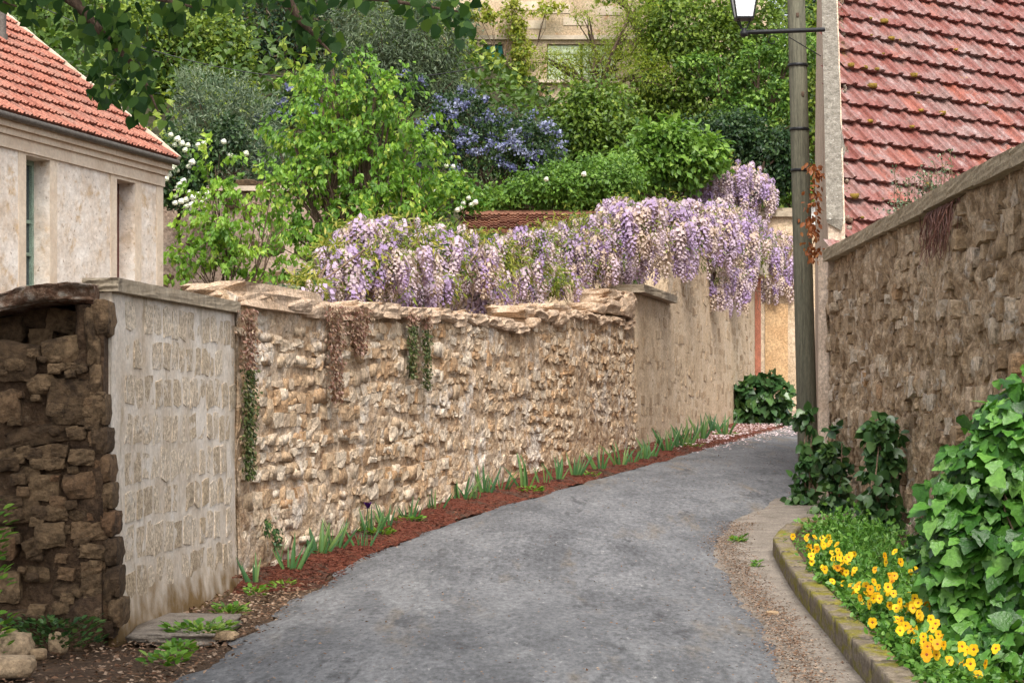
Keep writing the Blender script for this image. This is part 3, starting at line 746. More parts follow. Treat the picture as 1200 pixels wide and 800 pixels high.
obj('mossy_cap', mb, M['mosscap'], root, True)

# ---------------------------------------------------------------- long rubble wall
WR = Wall((-2.33, 17.24), (wl_x(34.9), 34.9))
ZT = lerp_tab([(17.2, 1.02), (18.3, 1.02), (19.2, 0.98), (21.8, 1.10), (24.5, 1.14), (27.3, 1.16), (27.6, 1.36), (29, 1.42), (31, 1.5), (34.9, 1.6)])
zt3 = lambda u: ZT(WR.p0[1] + u * WR.t[1]) + 0.05 * (fbm(np.stack([u * 1.7, 0 * u, 0 * u], -1), 3, 71) - 0.5)
zb3 = lambda u: zg(WR.p0[1] + u * WR.t[1])
def d3(U, Z):
    p = np.stack([U * 0.9, Z * 1.2, 0 * U], -1)
    low = np.clip((fbm(p * 0.9, 3, 81) - 0.52 + 0.10 * np.clip((0.1 - Z), -1, 1)) * 7, 0, 1)      # lime still covers the stones here
    return 0.10 * (fbm(p * 0.6, 3, 91) - 0.5) + 0.04 * (fbm(p * 6, 3, 92) - 0.5) + 0.03 * (fbm(p * 17, 2, 93) - 0.5) + 0.012 + 0.026 * low
root = thing('rubble_garden_wall', 'long tan rubble stone garden wall running up the left side of the lane', 'wall', (-0.1, 26, -0.9))
rng = np.random.default_rng(31)
obj('mortar', WR.core(zb3, zt3, 0.5, d3, 0.028, 0.10), M['mortar'], root, True)
cells = []
for (u, z, hw, hh) in lay(WR.L, -1.45, 1.6, 0.115, 0.4, 0.2, 0.5, rng, 0.06):
    if zb3(np.array([u]))[0] - 0.02 < z - hh * 0.5 and z + hh * 0.3 < zt3(np.array([u]))[0] - 0.02 and 0.1 < u < WR.L:
        cells.append((u, z, hw, hh))
d3b = lambda U, Z: 0.10 * (fbm(np.stack([U * 0.9, Z * 1.2, 0 * U], -1) * 0.6, 3, 91) - 0.5)
put_stones(WR, cells, root, M['rubble'], 300, 0.07, 0.002, 0.011, rng, d3b)
mes = rock_meshes(M['cap'], [rock(i + 240, 4.2, 0.03, 6) for i in range(9)])
t3 = np.array([*WR.t, 0]); n3 = np.array([*WR.n, 0])
u = 0.1
while u < WR.L - 0.3:                                # uneven capping stones along the top
    w = rng.uniform(0.35, 0.75); h = rng.uniform(0.05, 0.085)
    z = zt3(np.array([u + w / 2]))[0]
    inst('cap_stone', mes[rng.integers(9)], root, frame_m(WR.pt(u + w / 2, z + h * 0.5, -0.2 + rng.normal(0, 0.02)), t3 * w * 0.56, -n3 * 0.3, np.array([0, 0, h]) + t3 * rng.normal(0, 0.01)))
    u += w * 0.93
# the domed mound at the near end and the pile at the far end
for (u, z, a, b, h, d) in [(1.0, 1.06, 1.05, 0.32, 0.11, -0.22), (10.9, 1.42, 0.75, 0.3, 0.09, -0.25), (12.6, 1.55, 0.7, 0.3, 0.08, -0.25),
                           (16.0, 1.78, 0.6, 0.3, 0.12, -0.2), (17.2, 1.84, 0.55, 0.32, 0.16, -0.2), (16.6, 1.98, 0.7, 0.3, 0.11, -0.25), (17.9, 2.03, 0.42, 0.3, 0.1, -0.25), (15.2, 1.72, 0.4, 0.25, 0.08, -0.2)]:
    inst('cap_stone', mes[rng.integers(9)], root, frame_m(WR.pt(u, z, d), t3 * a, -n3 * b, np.array([0, 0, h])))

# ---------------------------------------------------------------- tall wall, gate pier, door, bollard
U0 = 34.92
WT = Wall((wl_x(U0) , U0), (wl_x(50.6), 50.6))
def zt4(u): return np.interp(u, [0, 3.35, 3.45, 20], [2.14, 2.14, 3.55, 4.3])
zb4 = lambda u: zg(WT.p0[1] + u * WT.t[1])
def d4(U, Z):
    p = np.stack([U * 0.8, Z * 0.8, 0 * U], -1)
    return 0.03 * (fbm(p * 0.4, 2, 101) - 0.5) + 0.018 * (fbm(p * 7, 3, 102) - 0.5) + np.clip(U / 0.05, 0, 1) * 0.02
root = thing('tall_stone_wall', 'tall flush-pointed beige stone wall carrying the hanging wisteria', 'wall', (4.2, 43, -0.3))
obj('wall_face', WT.core(zb4, zt4, 0.45, d4, 0.09, 0.02), M['tallwall'], root, True)
cells = []
for (u, z, hw, hh) in lay(WT.L, -0.6, 3.4, 0.19, 0.25, 0.34, 0.4, rng, 0.03):
    if zb4(np.array([u]))[0] < z - hh and z + hh < zt4(np.array([u]))[0] - 0.05 and 0.15 < u < WT.L - 0.6 and rng.random() < 0.72:
        cells.append((u, z, hw * 0.92, hh * 0.85))
put_stones(WT, cells, root, M['tallstone'], 300, 0.05, -0.0165, 0.004, rng, d4, src=FLATROCKS)
mb = MB(); t4 = np.array([*WT.t, 0]); n4 = np.array([*WT.n, 0])
for a in (0.0, 1.72):
    mb = MB(); Vr, Fr = rock(int(a * 10) + 700, 60, 0.012, 6)
    mb.add(WT.pt(a + 0.85, 2.215, -0.14) + Vr[:, :1] * t4 * 0.88 + Vr[:, 1:2] * -n4 * 0.32 + Vr[:, 2:] * np.array([0, 0, 0.07]), Fr)
    obj('coping_slab', mb, M['copeslab'], root)

root = thing('garden_door', 'salmon painted wooden door set between the tall wall and the gate pier', 'door', (wl_x(51.4), 51.4, 0.0))
d0 = np.array([wl_x(51.3), 51.3, 0]); zb = float(zg(51.3))
for k in range(5):
    c = d0 + t4 * (-0.62 + 0.31 * k) - n4 * 0.34 + np.array([0, 0, zb + 1.6])
    obj('plank', MB().box(c, t4 * 0.15, n4 * (0.02 + 0.004 * (k % 2)), np.array([0, 0, 1.6])), M['rustdoor'], root)
for s in (-1, 1):
    obj('door_post', MB().box(d0 + t4 * s * 0.84 - n4 * 0.1 + np.array([0, 0, zb + 1.75]), t4 * 0.06, n4 * 0.07, np.array([0, 0, 1.8])), M['rustdoor'], root)
obj('lintel', MB().box(d0 + np.array([0, 0, zb + 3.75]), t4 * 1.0, n4 * 0.16, np.array([0, 0, 0.19])), M['trim'], root)

pc = np.array([7.04, 54.6, 0]); zb = float(zg(54.6))
root = thing('gate_pier', 'tall square pale stone gate pier with ochre panel behind the wisteria', 'gate pier', (pc[0], pc[1], zb))
z = zb - 0.2; k = 0
while z < zb + 5.0:
    h = 0.45
    Vr, Fr = rock(300 + k, 60, 0.012, 4)
    mb = MB().add(pc + np.array([0, 0, z + h / 2]) + Vr * np.array([0.47 + 0.01 * (k % 2), 0.45, h / 2 * 1.02]), Fr)
    obj('block', mb, M['tallwall'], root); z += h; k += 1
obj('panel', MB().box(pc + np.array([-0.05, -0.47, zb + 1.75]), np.array([0.3, 0, 0]), np.array([0, 0.02, 0]), np.array([0, 0, 1.15])), M['ochre'], root)
obj('pier_cap', MB().box(pc + np.array([0, 0, z + 0.06]), np.array([0.6, 0, 0]), np.array([0, 0.58, 0]), np.array([0, 0, 0.07])).box(pc + np.array([0, 0, z + 0.18]), np.array([0.45, 0, 0]), np.array([0, 0.45, 0]), np.array([0, 0, 0.05])), M['copeslab'], root)
WF = Wall((wl_x(55.2), 55.2), (wl_x(80), 80))
root = thing('far_lane_wall', 'beige rubble wall beyond the gate pier where the lane turns', 'wall', (10, 66, 0.4))
zt5 = lambda u: 3.2 + 0.03 * u
zb5 = lambda u: zg(WF.p0[1] + u * WF.t[1])
obj('wall_face', WF.core(zb5, zt5, 0.4, d4, 0.12, 0.05), M['tallwall'], root, True)
cells = [c for c in lay(9, 0, 3.2, 0.2, 0.25, 0.34, 0.4, rng, 0.03) if c[1] > zb5(np.array([c[0]]))[0] + 0.1 and c[0] > 0.3]
put_stones(WF, cells, root, M['tallstone'], 120, 0.05, -0.019, 0.006, rng, d4, src=FLATROCKS)
mb = MB(); Vr, Fr = rock(77, 2.0, 0.04, 8)
b0 = np.array([wl_x(56.6) + 0.42, 56.3, float(zg(56.4))])
tag(obj('guard_stone', MB().add(b0 + np.array([0, 0, 0.36]) + Vr * np.array([0.2, 0.2, 0.48]), Fr), M['ruinstone'], None, True), 'rounded dark stone guard post at the foot of the gate pier', 'guard stone')

# ---------------------------------------------------------------- right side wall
rng = np.random.default_rng(51)
WS = Wall((3.81, 24.4), (3.78, 4.0))
ZS = lambda u: 1.86 + 0 * u + 0.012 * np.sin(u * 0.9)
zb6 = lambda u: zg(24.4 - u)
def d6(U, Z):
    p = np.stack([U * 1.3, Z * 1.5, 0 * U], -1)
    return 0.14 * (fbm(p, 4, 111) - 0.5) + 0.10 * (fbm(p * 4, 3, 112) - 0.5) + 0.06 * (fbm(p * 12, 3, 113) - 0.5)
root = thing('roadside_wall', 'high rough grey-brown stone wall with cement coping below the red roof', 'wall', (3.8, 15, -1.4))
obj('mortar', WS.core(zb6, ZS, 0.4, d6, 0.028, 0.0), M['greymortar'], root, True)
cells = []
for (u, z, hw, hh) in lay(WS.L, -1.5, 1.85, 0.17, 0.4, 0.22, 0.5, rng, 0.05):
    if z - hh > zb6(np.array([u]))[0] and z + hh < 1.8 and u > 0.1 and u < 14 and rng.random() < 0.7: cells.append((u, z, hw * 0.9, hh * 0.9))
d6b = lambda U, Z: 0.14 * (fbm(np.stack([U * 1.3, Z * 1.5, 0 * U], -1), 4, 111) - 0.5)
put_stones(WS, cells, root, M['greystone'], 300, 0.075, -0.012, 0.026, rng, d6b)
t6 = np.array([*WS.t, 0]); n6 = np.array([*WS.n, 0]); u = -0.02
while u < WS.L:
    w = rng.uniform(0.8, 1.3); Vr, Fr = rock(int(u * 7) + 500, 60, 0.012, 6)
    obj('coping_slab', MB().add(WS.pt(u + w / 2, 1.925 + rng.normal(0, 0.006), -0.17) + Vr[:, :1] * t6 * (w / 2) * 1.07 + Vr[:, 1:2] * -n6 * 0.27 + Vr[:, 2:] * np.array([0, 0, 0.07]), Fr), M['greycope'], root); u += w
# dry roots hanging from the coping
mb = MB()
for k in range(60):
    u = 24.4 - 3.8 * FPX / (rng.normal(1112, 9) - 600); p = WS.pt(u, 1.84, 0.07)
    pts = [p]
    for s in range(5): pts.append(pts[-1] + np.array([rng.normal(-0.008, 0.02), rng.normal(0, 0.05), -rng.uniform(0.03, 0.13)]))
    mb.tube(pts, [0.007, 0.006, 0.005, 0.004, 0.003, 0.002], 4)
o = thing('dry_plant', 'tangle of dry reddish roots hanging from the cement coping of the high wall', 'dried plant', WS.pt(24.4 - 3.8 * FPX / 512, 1.84, 0.05))
obj('strands', mb, M['l_sedum'], o, False, 'stuff')

# ---------------------------------------------------------------- right house: gable wall and red roof
rng = np.random.default_rng(61)
root = thing('roadside_house', 'old house with steep glossy red tiled roof above the high roadside wall', 'house', (4.5, 28, -0.9))
A = np.array([3.77, 24.42]); gd = unit(np.array([1.42, 10.6])); gn = np.array([gd[1], -gd[0]])  # gn to the right
slope_up = np.array([-0.62, 0.785]); slope_up = unit(slope_up); cdir = np.array([slope_up[1], -slope_up[0]])
PITCH = R(54); tp = math.tan(PITCH)
E = np.array([A[0] + 0.2, A[1] + 0.05, 2.08])                 # a point of the roof plane at the verge foot
def roof_z(x, y): return E[2] + ((x - E[0]) * slope_up[0] + (y - E[1]) * slope_up[1]) * tp
s = np.linspace(0, 11.2, 40)
tops = []
apex = 6.8
for q in s:
    p = A + gd * q; zz = roof_z(p[0], p[1]) + 0.13
    ap = roof_z(*(A + gd * apex)) + 0.13
    tops.append(zz if q < apex else ap - (q - apex) * 0.9)
tops = np.array(tops)
mb = MB(); rows = []
th = 0.2
for q, zz in zip(s, tops):
    p = A + gd * q; r = p + gn * th
    rows.append([(p[0], p[1], -1.6), (p[0], p[1], zz), (r[0], r[1], zz), (r[0], r[1], -1.6)])
G = np.array(rows); mb.add(G.reshape(-1, 3), grid_faces(len(s), 4, True))
mb.add(G[0], [(0, 3, 2, 1)]); mb.add(G[-1], [(0, 1, 2, 3)])
obj('gable_wall', mb, M['pinkplaster'], root)
mb = MB(); rows = []
for q, zz in zip(s[:26], tops[:26]):
    p = A + gd * (q - 0.03) - gn * 0.02; r = p + gn * 0.2
    jj = 0.012 * rng.normal()
    rows.append([(p[0], p[1], zz + 0.004), (p[0], p[1], zz + 0.05 + jj), (r[0], r[1], zz + 0.045 + jj), (r[0] + 0.02 * rng.normal(), r[1], zz - 0.1)])
G = np.array(rows); mb.add(G.reshape(-1, 3), grid_faces(len(rows), 4, True)); mb.add(G[0], [(0, 3, 2, 1)])
vrg = obj('verge_coping', mb, M['verge'], root)
lich = MB()
for k in range(70):
    q = rng.uniform(0, 5); p = A + gd * q + gn * (0.24 + rng.normal(0, 0.02)); zz = roof_z(p[0], p[1]) + 0.05 + rng.uniform(0, 0.06)
    Vr, Fr = ROCKS[k % 12]; lich.add(np.array([p[0], p[1], zz]) + Vr * rng.uniform(0.015, 0.04), Fr, 0.3)
obj('moss_tufts', lich, M['mosscap'], vrg, True, 'stuff')
def roof_moss(rf_):
    mm = MB()
    for k in range(28):
        q = int(rng.integers(0, 13)) * 0.345 + 0.03; c_ = verge_c(q) + abs(rng.normal(0.1, 1.2)) + 0.05; Vr, Fr = ROCKS[k % 12]; rr_ = rng.uniform(0.012, 0.038)
        mm.add(e0 + su3 * q + cd3 * c_ + nr3 * 0.09 + Vr * np.array([rr_ * 1.4, rr_ * 1.4, rr_ * 0.8]), Fr, 0.2)
    obj('roof_moss', mm, M['yellowmoss'], rf_, True, 'stuff')
# house body under the roof and the roof sheet
cd3 = np.array([cdir[0], cdir[1], 0]); su3 = np.array([slope_up[0] * math.cos(PITCH), slope_up[1] * math.cos(PITCH), math.sin(PITCH)])
nr3 = np.cross(cd3, su3)
e0 = E + np.array([gn[0], gn[1], 0]) * 0.02
low, lowL = -0.5, 0
p00 = e0 + su3 * -0.35; 
LEN_C, LEN_S = 11.0, 7.0
# roof plane base sheet, cut along the gable line
def verge_c(sv):                                   # where the verge line meets row at slope distance sv (coordinate along cdir)
    # point e0 + c*cd + sv*su lies on line A + gd*q + gn*th
    b = (A + gn * (th + 0.02)) - (e0[:2] + su3[:2] * sv)
    m = np.array([[cdir[0], -gd[0]], [cdir[1], -gd[1]]])
    return float(np.linalg.solve(m, b)[0])
sv = np.linspace(-0.35, LEN_S, 16)
Gs = np.array([[e0 + su3 * q + cd3 * verge_c(q) - nr3 * 0.03, e0 + su3 * q + cd3 * LEN_C - nr3 * 0.03] for q in sv])
rf = obj('roof', MB().add(Gs.reshape(-1, 3), grid_faces(len(sv), 2)), M['redtile'], root)
body = []
bx0 = e0 + cd3 * 0.0 + np.array([0, 0, -0.5]); 
wallp = [e0 + cd3 * 0.05 + su3 * 0.0, e0 + cd3 * (LEN_C - 0.2)]
c0 = (wallp[0] + wallp[1]) / 2; c0[2] = 0.2
obj('eave_wall', MB().box(c0 + np.array([slope_up[0], slope_up[1], 0]) * 0.35, cd3 * (LEN_C - 0.2) / 2, np.array([slope_up[0], slope_up[1], 0]) * 0.12, np.array([0, 0, 1.75])), M['pinkplaster'], root)
back = e0 + su3 * LEN_S
Gb = np.array([[back + cd3 * verge_c(LEN_S), back + cd3 * LEN_C], [back + cd3 * verge_c(LEN_S) + np.array([gd[0], gd[1], 0]) * 4 + np.array([0, 0, -4.4]), back + cd3 * LEN_C + np.array([gd[0], gd[1], 0]) * 4 + np.array([0, 0, -4.4])]])
obj('rear_roof', MB().add(Gb.reshape(-1, 3), [(0, 1, 3, 2)]), M['tilefoot'], root)

def tile_mesh(w, l, mat, roll=0.026, foot=0.046):
    """interlocking tile: pan with side roll, two low ribs and a scalloped thick foot"""
    prof = [(0, 0.0), (0.03, 0.002), (0.30, 0.0), (0.36, 0.014), (0.44, 0.014), (0.50, 0.0), (0.74, 0.0), (0.78, roll * 0.8), (0.84, roll), (0.95, roll), (1.0, roll * 0.8), (1.03, 0.0)]
    n = len(prof); V = []
    for yy, lift in ((0.0, foot), (0.5, foot * 0.6), (1.12, 0.004)):
        for x, z in prof: V.append((x * w, yy * l, z + lift))
    for x, z in prof: V.append((x * w, 0.14 * l, -0.03 + z * 0.3))
    F = [(i * n + j, i * n + j + 1, (i + 1) * n + j + 1, (i + 1) * n + j) for i in range(2) for j in range(n - 1)]
    F += [(3 * n + j, 3 * n + j + 1, j + 1, j) for j in range(n - 1)]
    F += [(0, n, 2 * n, 3 * n)] if False else []
    return MB().add(V, F, 0.0).mesh('tile', mat, False)

roof_moss(rf)
tw_, tl_ = 0.38, 0.345
tm = tile_mesh(tw_, tl_, M['redtile'], 0.045, 0.085); tmh = tile_mesh(tw_ * 0.5, tl_, M['redtile'], 0.045, 0.085)
for rw in range(-1, 19):
    q = rw * tl_; vc = verge_c(q); c = math.floor(vc / tw_) * tw_
    while c < vc + 5.6:
        if c + tw_ * 0.55 > vc and c < LEN_C - 0.3:
            if not (rw > 15 and c > vc + 4):
                inst('tile', tm, rf, frame_m(e0 + su3 * q + cd3 * c + nr3 * rng.normal(0.0, 0.004), cd3 + nr3 * rng.normal(0, 0.012), su3 + cd3 * rng.normal(0, 0.01), nr3))
        elif c + tw_ * 0.97 > vc: inst('cut_tile', tmh, rf, frame_m(e0 + su3 * q + cd3 * (c + tw_ * 0.5), cd3, su3, nr3))
        c += tw_

# ---------------------------------------------------------------- left house
rng = np.random.default_rng(71)
EC = P(206, 188, 32.0); E0 = P(-150, 188 - 0.274 * 356, 32.0)
k0 = (HOR - 188) / (HOR - 130); Yx0 = 32.0 * k0; pA = P(0, 130, Yx0)
lc = EC - pA; lc[2] = 0; lc = unit(lc); ln = np.array([lc[1], -lc[0], 0])       # along eave (away), outward normal
ze = EC[2]
root = thing('plaster_house', 'old house with crumbling cream plaster and orange tiled roof behind the ruined wall', 'house', (-8, 28, -0.8))
cor = EC - ln * 0.17 - lc * 0.12                               # wall corner at the eave
def hu(px):                                                    # distance along the wall for photo column px
    k = (px - 600.0) / FPX
    return (k * cor[1] - cor[0]) / (lc[0] - k * lc[1])
LH = 13.0
segs = []
ops = [(hu(30), hu(58), 1.0, (HOR - 190) / FPX * 28.6), (hu(136.5), hu(158), 1.0, (HOR - 214) / FPX * 30.9)]
zc = ze - 0.42
edges = [-LH, ops[0][0], ops[0][1], ops[1][0], ops[1][1], 0.0]
mb = MB()
def hbox(mb, u0, u1, z0, z1, d0, d1):
    c = cor + lc * (u0 + u1) / 2 + ln * (d0 + d1) / 2; c[2] = (z0 + z1) / 2
    return mb.box(c, lc * (u1 - u0) / 2, ln * (d1 - d0) / 2, np.array([0, 0, (z1 - z0) / 2]))
for a, b in ((edges[0], edges[1]), (edges[2], edges[3]), (edges[4], edges[5])): hbox(mb, a, b, -1.2, zc, -0.45, 0)
for (a, b, z0, z1) in ops:
    hbox(mb, a, b, -1.2, z0, -0.45, 0); hbox(mb, a, b, z1, zc, -0.45, 0)
obj('wall', mb, M['houseplaster'], root)
gb = MB(); cc = cor + ln * -3.6 + lc * -0.2; cc[2] = 1.2
gb.box(cc, ln * 3.1, lc * 0.2, np.array([0, 0, 2.4]))
cc = cor + ln * -6.9 + lc * -LH / 2; cc[2] = 1.2
gb.box(cc, ln * 0.2, lc * LH / 2, np.array([0, 0, 2.4]))
obj('rear_wall', gb, M['houseplaster'], root)
for k, (a, b, z0, z1) in enumerate(ops):                        # pale stone surrounds
    for (x0, x1) in ((a - 0.2, a - 0.003), (b + 0.003, b + 0.2)):
        hb = MB(); hbox(hb, x0, x1, z0 - 0.2, z1 + 0.16, 0.002, 0.010); obj('surround', hb, M['trim'], root)
    hb = MB(); hbox(hb, a - 0.003, b + 0.003, z1 + 0.003, z1 + 0.16, 0.002, 0.010); obj('surround', hb, M['trim'], root)
hb = MB(); hbox(hb, -0.22, 0.004, -1.2, zc - 0.003, 0.003, 0.012); obj('corner_band', hb, M['trim'], root)
hb = MB(); hbox(hb, -LH, 0.02, zc + 0.0, zc + 0.17, -0.42, 0.035); obj('cornice', hb, M['trim'], root)
hb = MB(); hbox(hb, -LH, 0.07, zc + 0.172, zc + 0.26, -0.42, 0.07); obj('cornice', hb, M['trim'], root)
hb = MB(); hbox(hb, -LH, 0.10, zc + 0.262, zc + 0.36, -0.42, 0.12); obj('cornice', hb, M['trim'], root)
# window with faded green frame
a, b, z0, z1 = ops[0]
win = MB(); hbox(win, a + 0.003, a + 0.06, z0, z1, -0.32, -0.24); hbox(win, b - 0.06, b - 0.003, z0, z1, -0.32, -0.24); hbox(win, a + 0.06, b - 0.06, z1 - 0.07, z1 - 0.003, -0.32, -0.24)
hbox(win, (a + b) / 2 - 0.05, (a + b) / 2 + 0.05, z0, z1 - 0.07, -0.33, -0.235)
wo = obj('window', win, M['greenpaint'], root)
for zz in (z0 + 0.35, z0 + 0.8, z0 + 1.25, z0 + 1.7):
    if zz < z1 - 0.2:
        g = MB(); hbox(g, a + 0.06, b - 0.06, zz, zz + 0.045, -0.315, -0.25); obj('glazing_bar', g, M['greenpaint'], wo)
g = MB(); hbox(g, a + 0.01, b - 0.01, z0, z1 - 0.01, -0.30, -0.285); obj('pane', g, M['glass'], wo)
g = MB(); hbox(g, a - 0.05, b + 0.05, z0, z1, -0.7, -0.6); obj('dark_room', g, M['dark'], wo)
a, b, z0, z1 = ops[1]
dr = MB(); hbox(dr, a + 0.003, a + 0.07, z0, z1 - 0.003, -0.20, -0.1); hbox(dr, a + 0.07, b - 0.003, z0, z1 - 0.003, -0.30, -0.26)
obj('shutter', dr, M['brownpaint'], root)
# roof
PH = R(38.5); su = -ln * math.cos(PH) + np.array([0, 0, math.sin(PH)]); nh = np.cross(lc, su); nh = nh if nh[2] > 0 else -nh
RL_ = 5.0
e1 = EC + lc * 0.05
sh = MB(); G = np.array([[e1 - lc * (LH + 0.5), e1], [e1 + su * RL_ - lc * (LH + 0.5), e1 + su * RL_]]) - nh * 0.03
sh.add(G.reshape(-1, 3), [(0, 1, 3, 2)])
q2 = e1 + su * RL_; dn = -ln * math.cos(PH) - np.array([0, 0, math.sin(PH)])
sh.add(np.array([q2 - lc * (LH + 0.5), q2, q2 + dn * RL_ - lc * (LH + 0.5), q2 + dn * RL_]) - nh * 0.03, [(0, 1, 3, 2)])
rf = obj('roof', sh, M['tilefoot'], root)
gbl = MB(); ga = e1 - lc * 0.25 - np.array([0, 0, 0.05]); 
gbl.add([ga + su * 0.3, ga + su * RL_ - np.array([0, 0, 0.1]), ga + su * RL_ + dn * (RL_ - 0.3)], [(0, 1, 2)])
obj('gable', gbl, M['houseplaster'], root)
tw2, tl2 = 0.2, 0.36
tmo = tile_mesh(tw2, tl2, M['orangetile'], 0.03, 0.06)
tv = np.array([v.co for v in tmo.vertices]); tf = np.array([list(p.vertices) for p in tmo.polygons])
cand = []
for rw in range(0, 14):
    off = 0.0
    c = 0.22
    while c < 9.5:
        p = e1 + su * (rw * tl2) - lc * c
        col = 600 + FPX * p[0] / p[1]
        cand.append((0 if col > -15 else 1, p)); c += tw2
cand.sort(key=lambda q: (q[0], q[1][1]))
rest = MB()
for i, (_, p) in enumerate(cand):
    p = p + nh * rng.normal(0, 0.005)
    if i < 300:
        inst('tile', tmo, rf, frame_m(p, lc, su + lc * rng.normal(0, 0.008), nh))
    else:
        rest.add(p + tv[:, :1] * lc + tv[:, 1:2] * su + tv[:, 2:] * nh, tf, rng.random())
obj('tiles', rest, M['orangetile'], rf, False, 'stuff')
vb = MB()
for k in range(14):
    c = e1 + su * (k * 0.36 + 0.18) + nh * 0.055
    vb.box(c, lc * 0.035, su * 0.185, nh * (0.03 + 0.004 * (k % 2)))
obj('verge_tiles', vb, M['trim'], rf)
gm = MB(); gp = [EC + ln * 0.0 - lc * q + np.array([0, 0, -0.03]) for q in np.linspace(-0.06, LH, 8)]
gm.tube(gp, 0.05, 8); obj('gutter', gm, M['zinc'], root, True)
fl = MB(); c0 = P(2, 40, 31.0)
fl.tube([c0 + np.array([0, 0, -1.4]), c0], 0.09, 10); fl.tube([c0, c0 + np.array([0, 0, 0.35])], 0.07, 10)
tag(obj('flue_pipe', fl, M['zinc'], None, True), 'grey metal flue pipe standing on the orange tiled roof', 'pipe')

# ---------------------------------------------------------------- utility pole and street lantern
pb, ptp = P(948, 492, 27.6), P(931.5, -60, 27.6)
pb[2] = float(zg(27.6)) - 0.2
root = thing('utility_pole', 'weathered grey-green wooden pole leaning beside the corner of the roadside house', 'utility pole', pb)
n = 14; pts = [pb + (ptp - pb) * q for q in np.linspace(0, 1.25, n)]
obj('pole', MB().tube(pts, np.linspace(0.138, 0.112, n), 14), M['woodpole'], root, True)
def on_pole(py):
    zq = (HOR - py) / FPX * 27.6; f = (zq - pb[2]) / (ptp[2] - pb[2]); return pb + (ptp - pb) * f
for py in (77, 152, 200):
    c = on_pole(py)
    obj('strap', MB().lathe(c, [(0.132, -0.02), (0.138, -0.015), (0.138, 0.015), (0.132, 0.02)], 14), M['iron'], root, True)
for py in (20, 112, 260, 330):
    c = on_pole(py)
    obj('knot', MB().add(c + np.array([rng.uniform(-0.07, 0.05), -0.112, 0]) + ROCKS[2][0] * np.array([0.02, 0.012, 0.035]), ROCKS[2][1]), M['bark'], root, True)
br0, br1 = P(872, 38.5, 24.6), P(966, 35, 24.9)
root = thing('street_lantern', 'black iron wall lantern with frosted glass on a long bracket', 'street lamp', br1)
obj('bracket', MB().tube([br0 + np.array([-0.03, 0, 0]), br1], 0.028, 8), M['iron'], root, True)
obj('stay', MB().tube([P(925, 44, 24.8), P(962, 66, 24.9)], 0.006, 6), M['iron'], root)
th_ = np.linspace(0, 4.2 * math.pi / 2, 22)
obj('scroll', MB().tube([P(905, 48, 24.8) + np.array([math.cos(a), 0, math.sin(a)]) * (0.07 - 0.007 * a) for a in th_], 0.007, 5), M['iron'], root)
lz = br0 + np.array([0, 0, 0.03])
def frus(mb, c, z0, h0, z1, h1):
    V = [c + np.array([sx * h, sy * h, z]) for z, h in ((z0, h0), (z1, h1)) for sx, sy in ((-1, -1), (1, -1), (1, 1), (-1, 1))]
    return mb.add(V, [(0, 1, 5, 4), (1, 2, 6, 5), (2, 3, 7, 6), (3, 0, 4, 7), (3, 2, 1, 0), (4, 5, 6, 7)])
obj('finial', MB().lathe(lz, [(0.0, -0.09), (0.045, -0.07), (0.05, -0.03), (0.03, 0.0), (0.035, 0.02), (0.0, 0.03)], 12), M['iron'], root, True)
fr = MB()
for sx, sy in ((-1, -1), (1, -1), (1, 1), (-1, 1)):
    fr.tube([lz + np.array([sx * 0.03, sy * 0.03, 0.02]), lz + np.array([sx * 0.075, sy * 0.075, 0.12])], 0.008, 5)
    fr.tube([lz + np.array([sx * 0.10, sy * 0.10, 0.14]), lz + np.array([sx * 0.175, sy * 0.175, 0.60])], 0.011, 5)
frus(fr, lz, 0.125, 0.108, 0.147, 0.112); frus(fr, lz, 0.60, 0.185, 0.63, 0.19)
obj('cage', fr, M['iron'], root)
for sx, sy in ((0, -1), (1, 0), (0, 1), (-1, 0)):
    sd = np.array([-sy, sx, 0.0]); nn = np.array([sx, sy, 0.0])
    V = [lz + nn * 0.1 - sd * 0.095 + [0, 0, 0.15], lz + nn * 0.1 + sd * 0.095 + [0, 0, 0.15], lz + nn * 0.17 + sd * 0.165 + [0, 0, 0.598], lz + nn * 0.17 - sd * 0.165 + [0, 0, 0.598]]
    V = V + [v - nn * 0.005 for v in V]
    obj('pane', MB().add(V, [(0, 1, 2, 3), (7, 6, 5, 4), (0, 4, 5, 1), (2, 6, 7, 3)]), M['milk'], root)
rm = MB(); frus(rm, lz, 0.632, 0.21, 0.82, 0.07); frus(rm, lz, 0.822, 0.08, 0.9, 0.05)
obj('hood', rm, M['iron'], root)

# overhead wire far behind
w0, w1 = P(150, 50, 50), P(470, 92, 50)
pts = [w0 + (w1 - w0) * q + np.array([0, 0, -0.35 * 4 * q * (1 - q)]) for q in np.linspace(-0.4, 1.3, 20)]
tag(obj('overhead_wire', MB().tube(pts, 0.012, 5), M['iron'], None), 'thin dark wire slung in front of the dark conifers', 'wire')

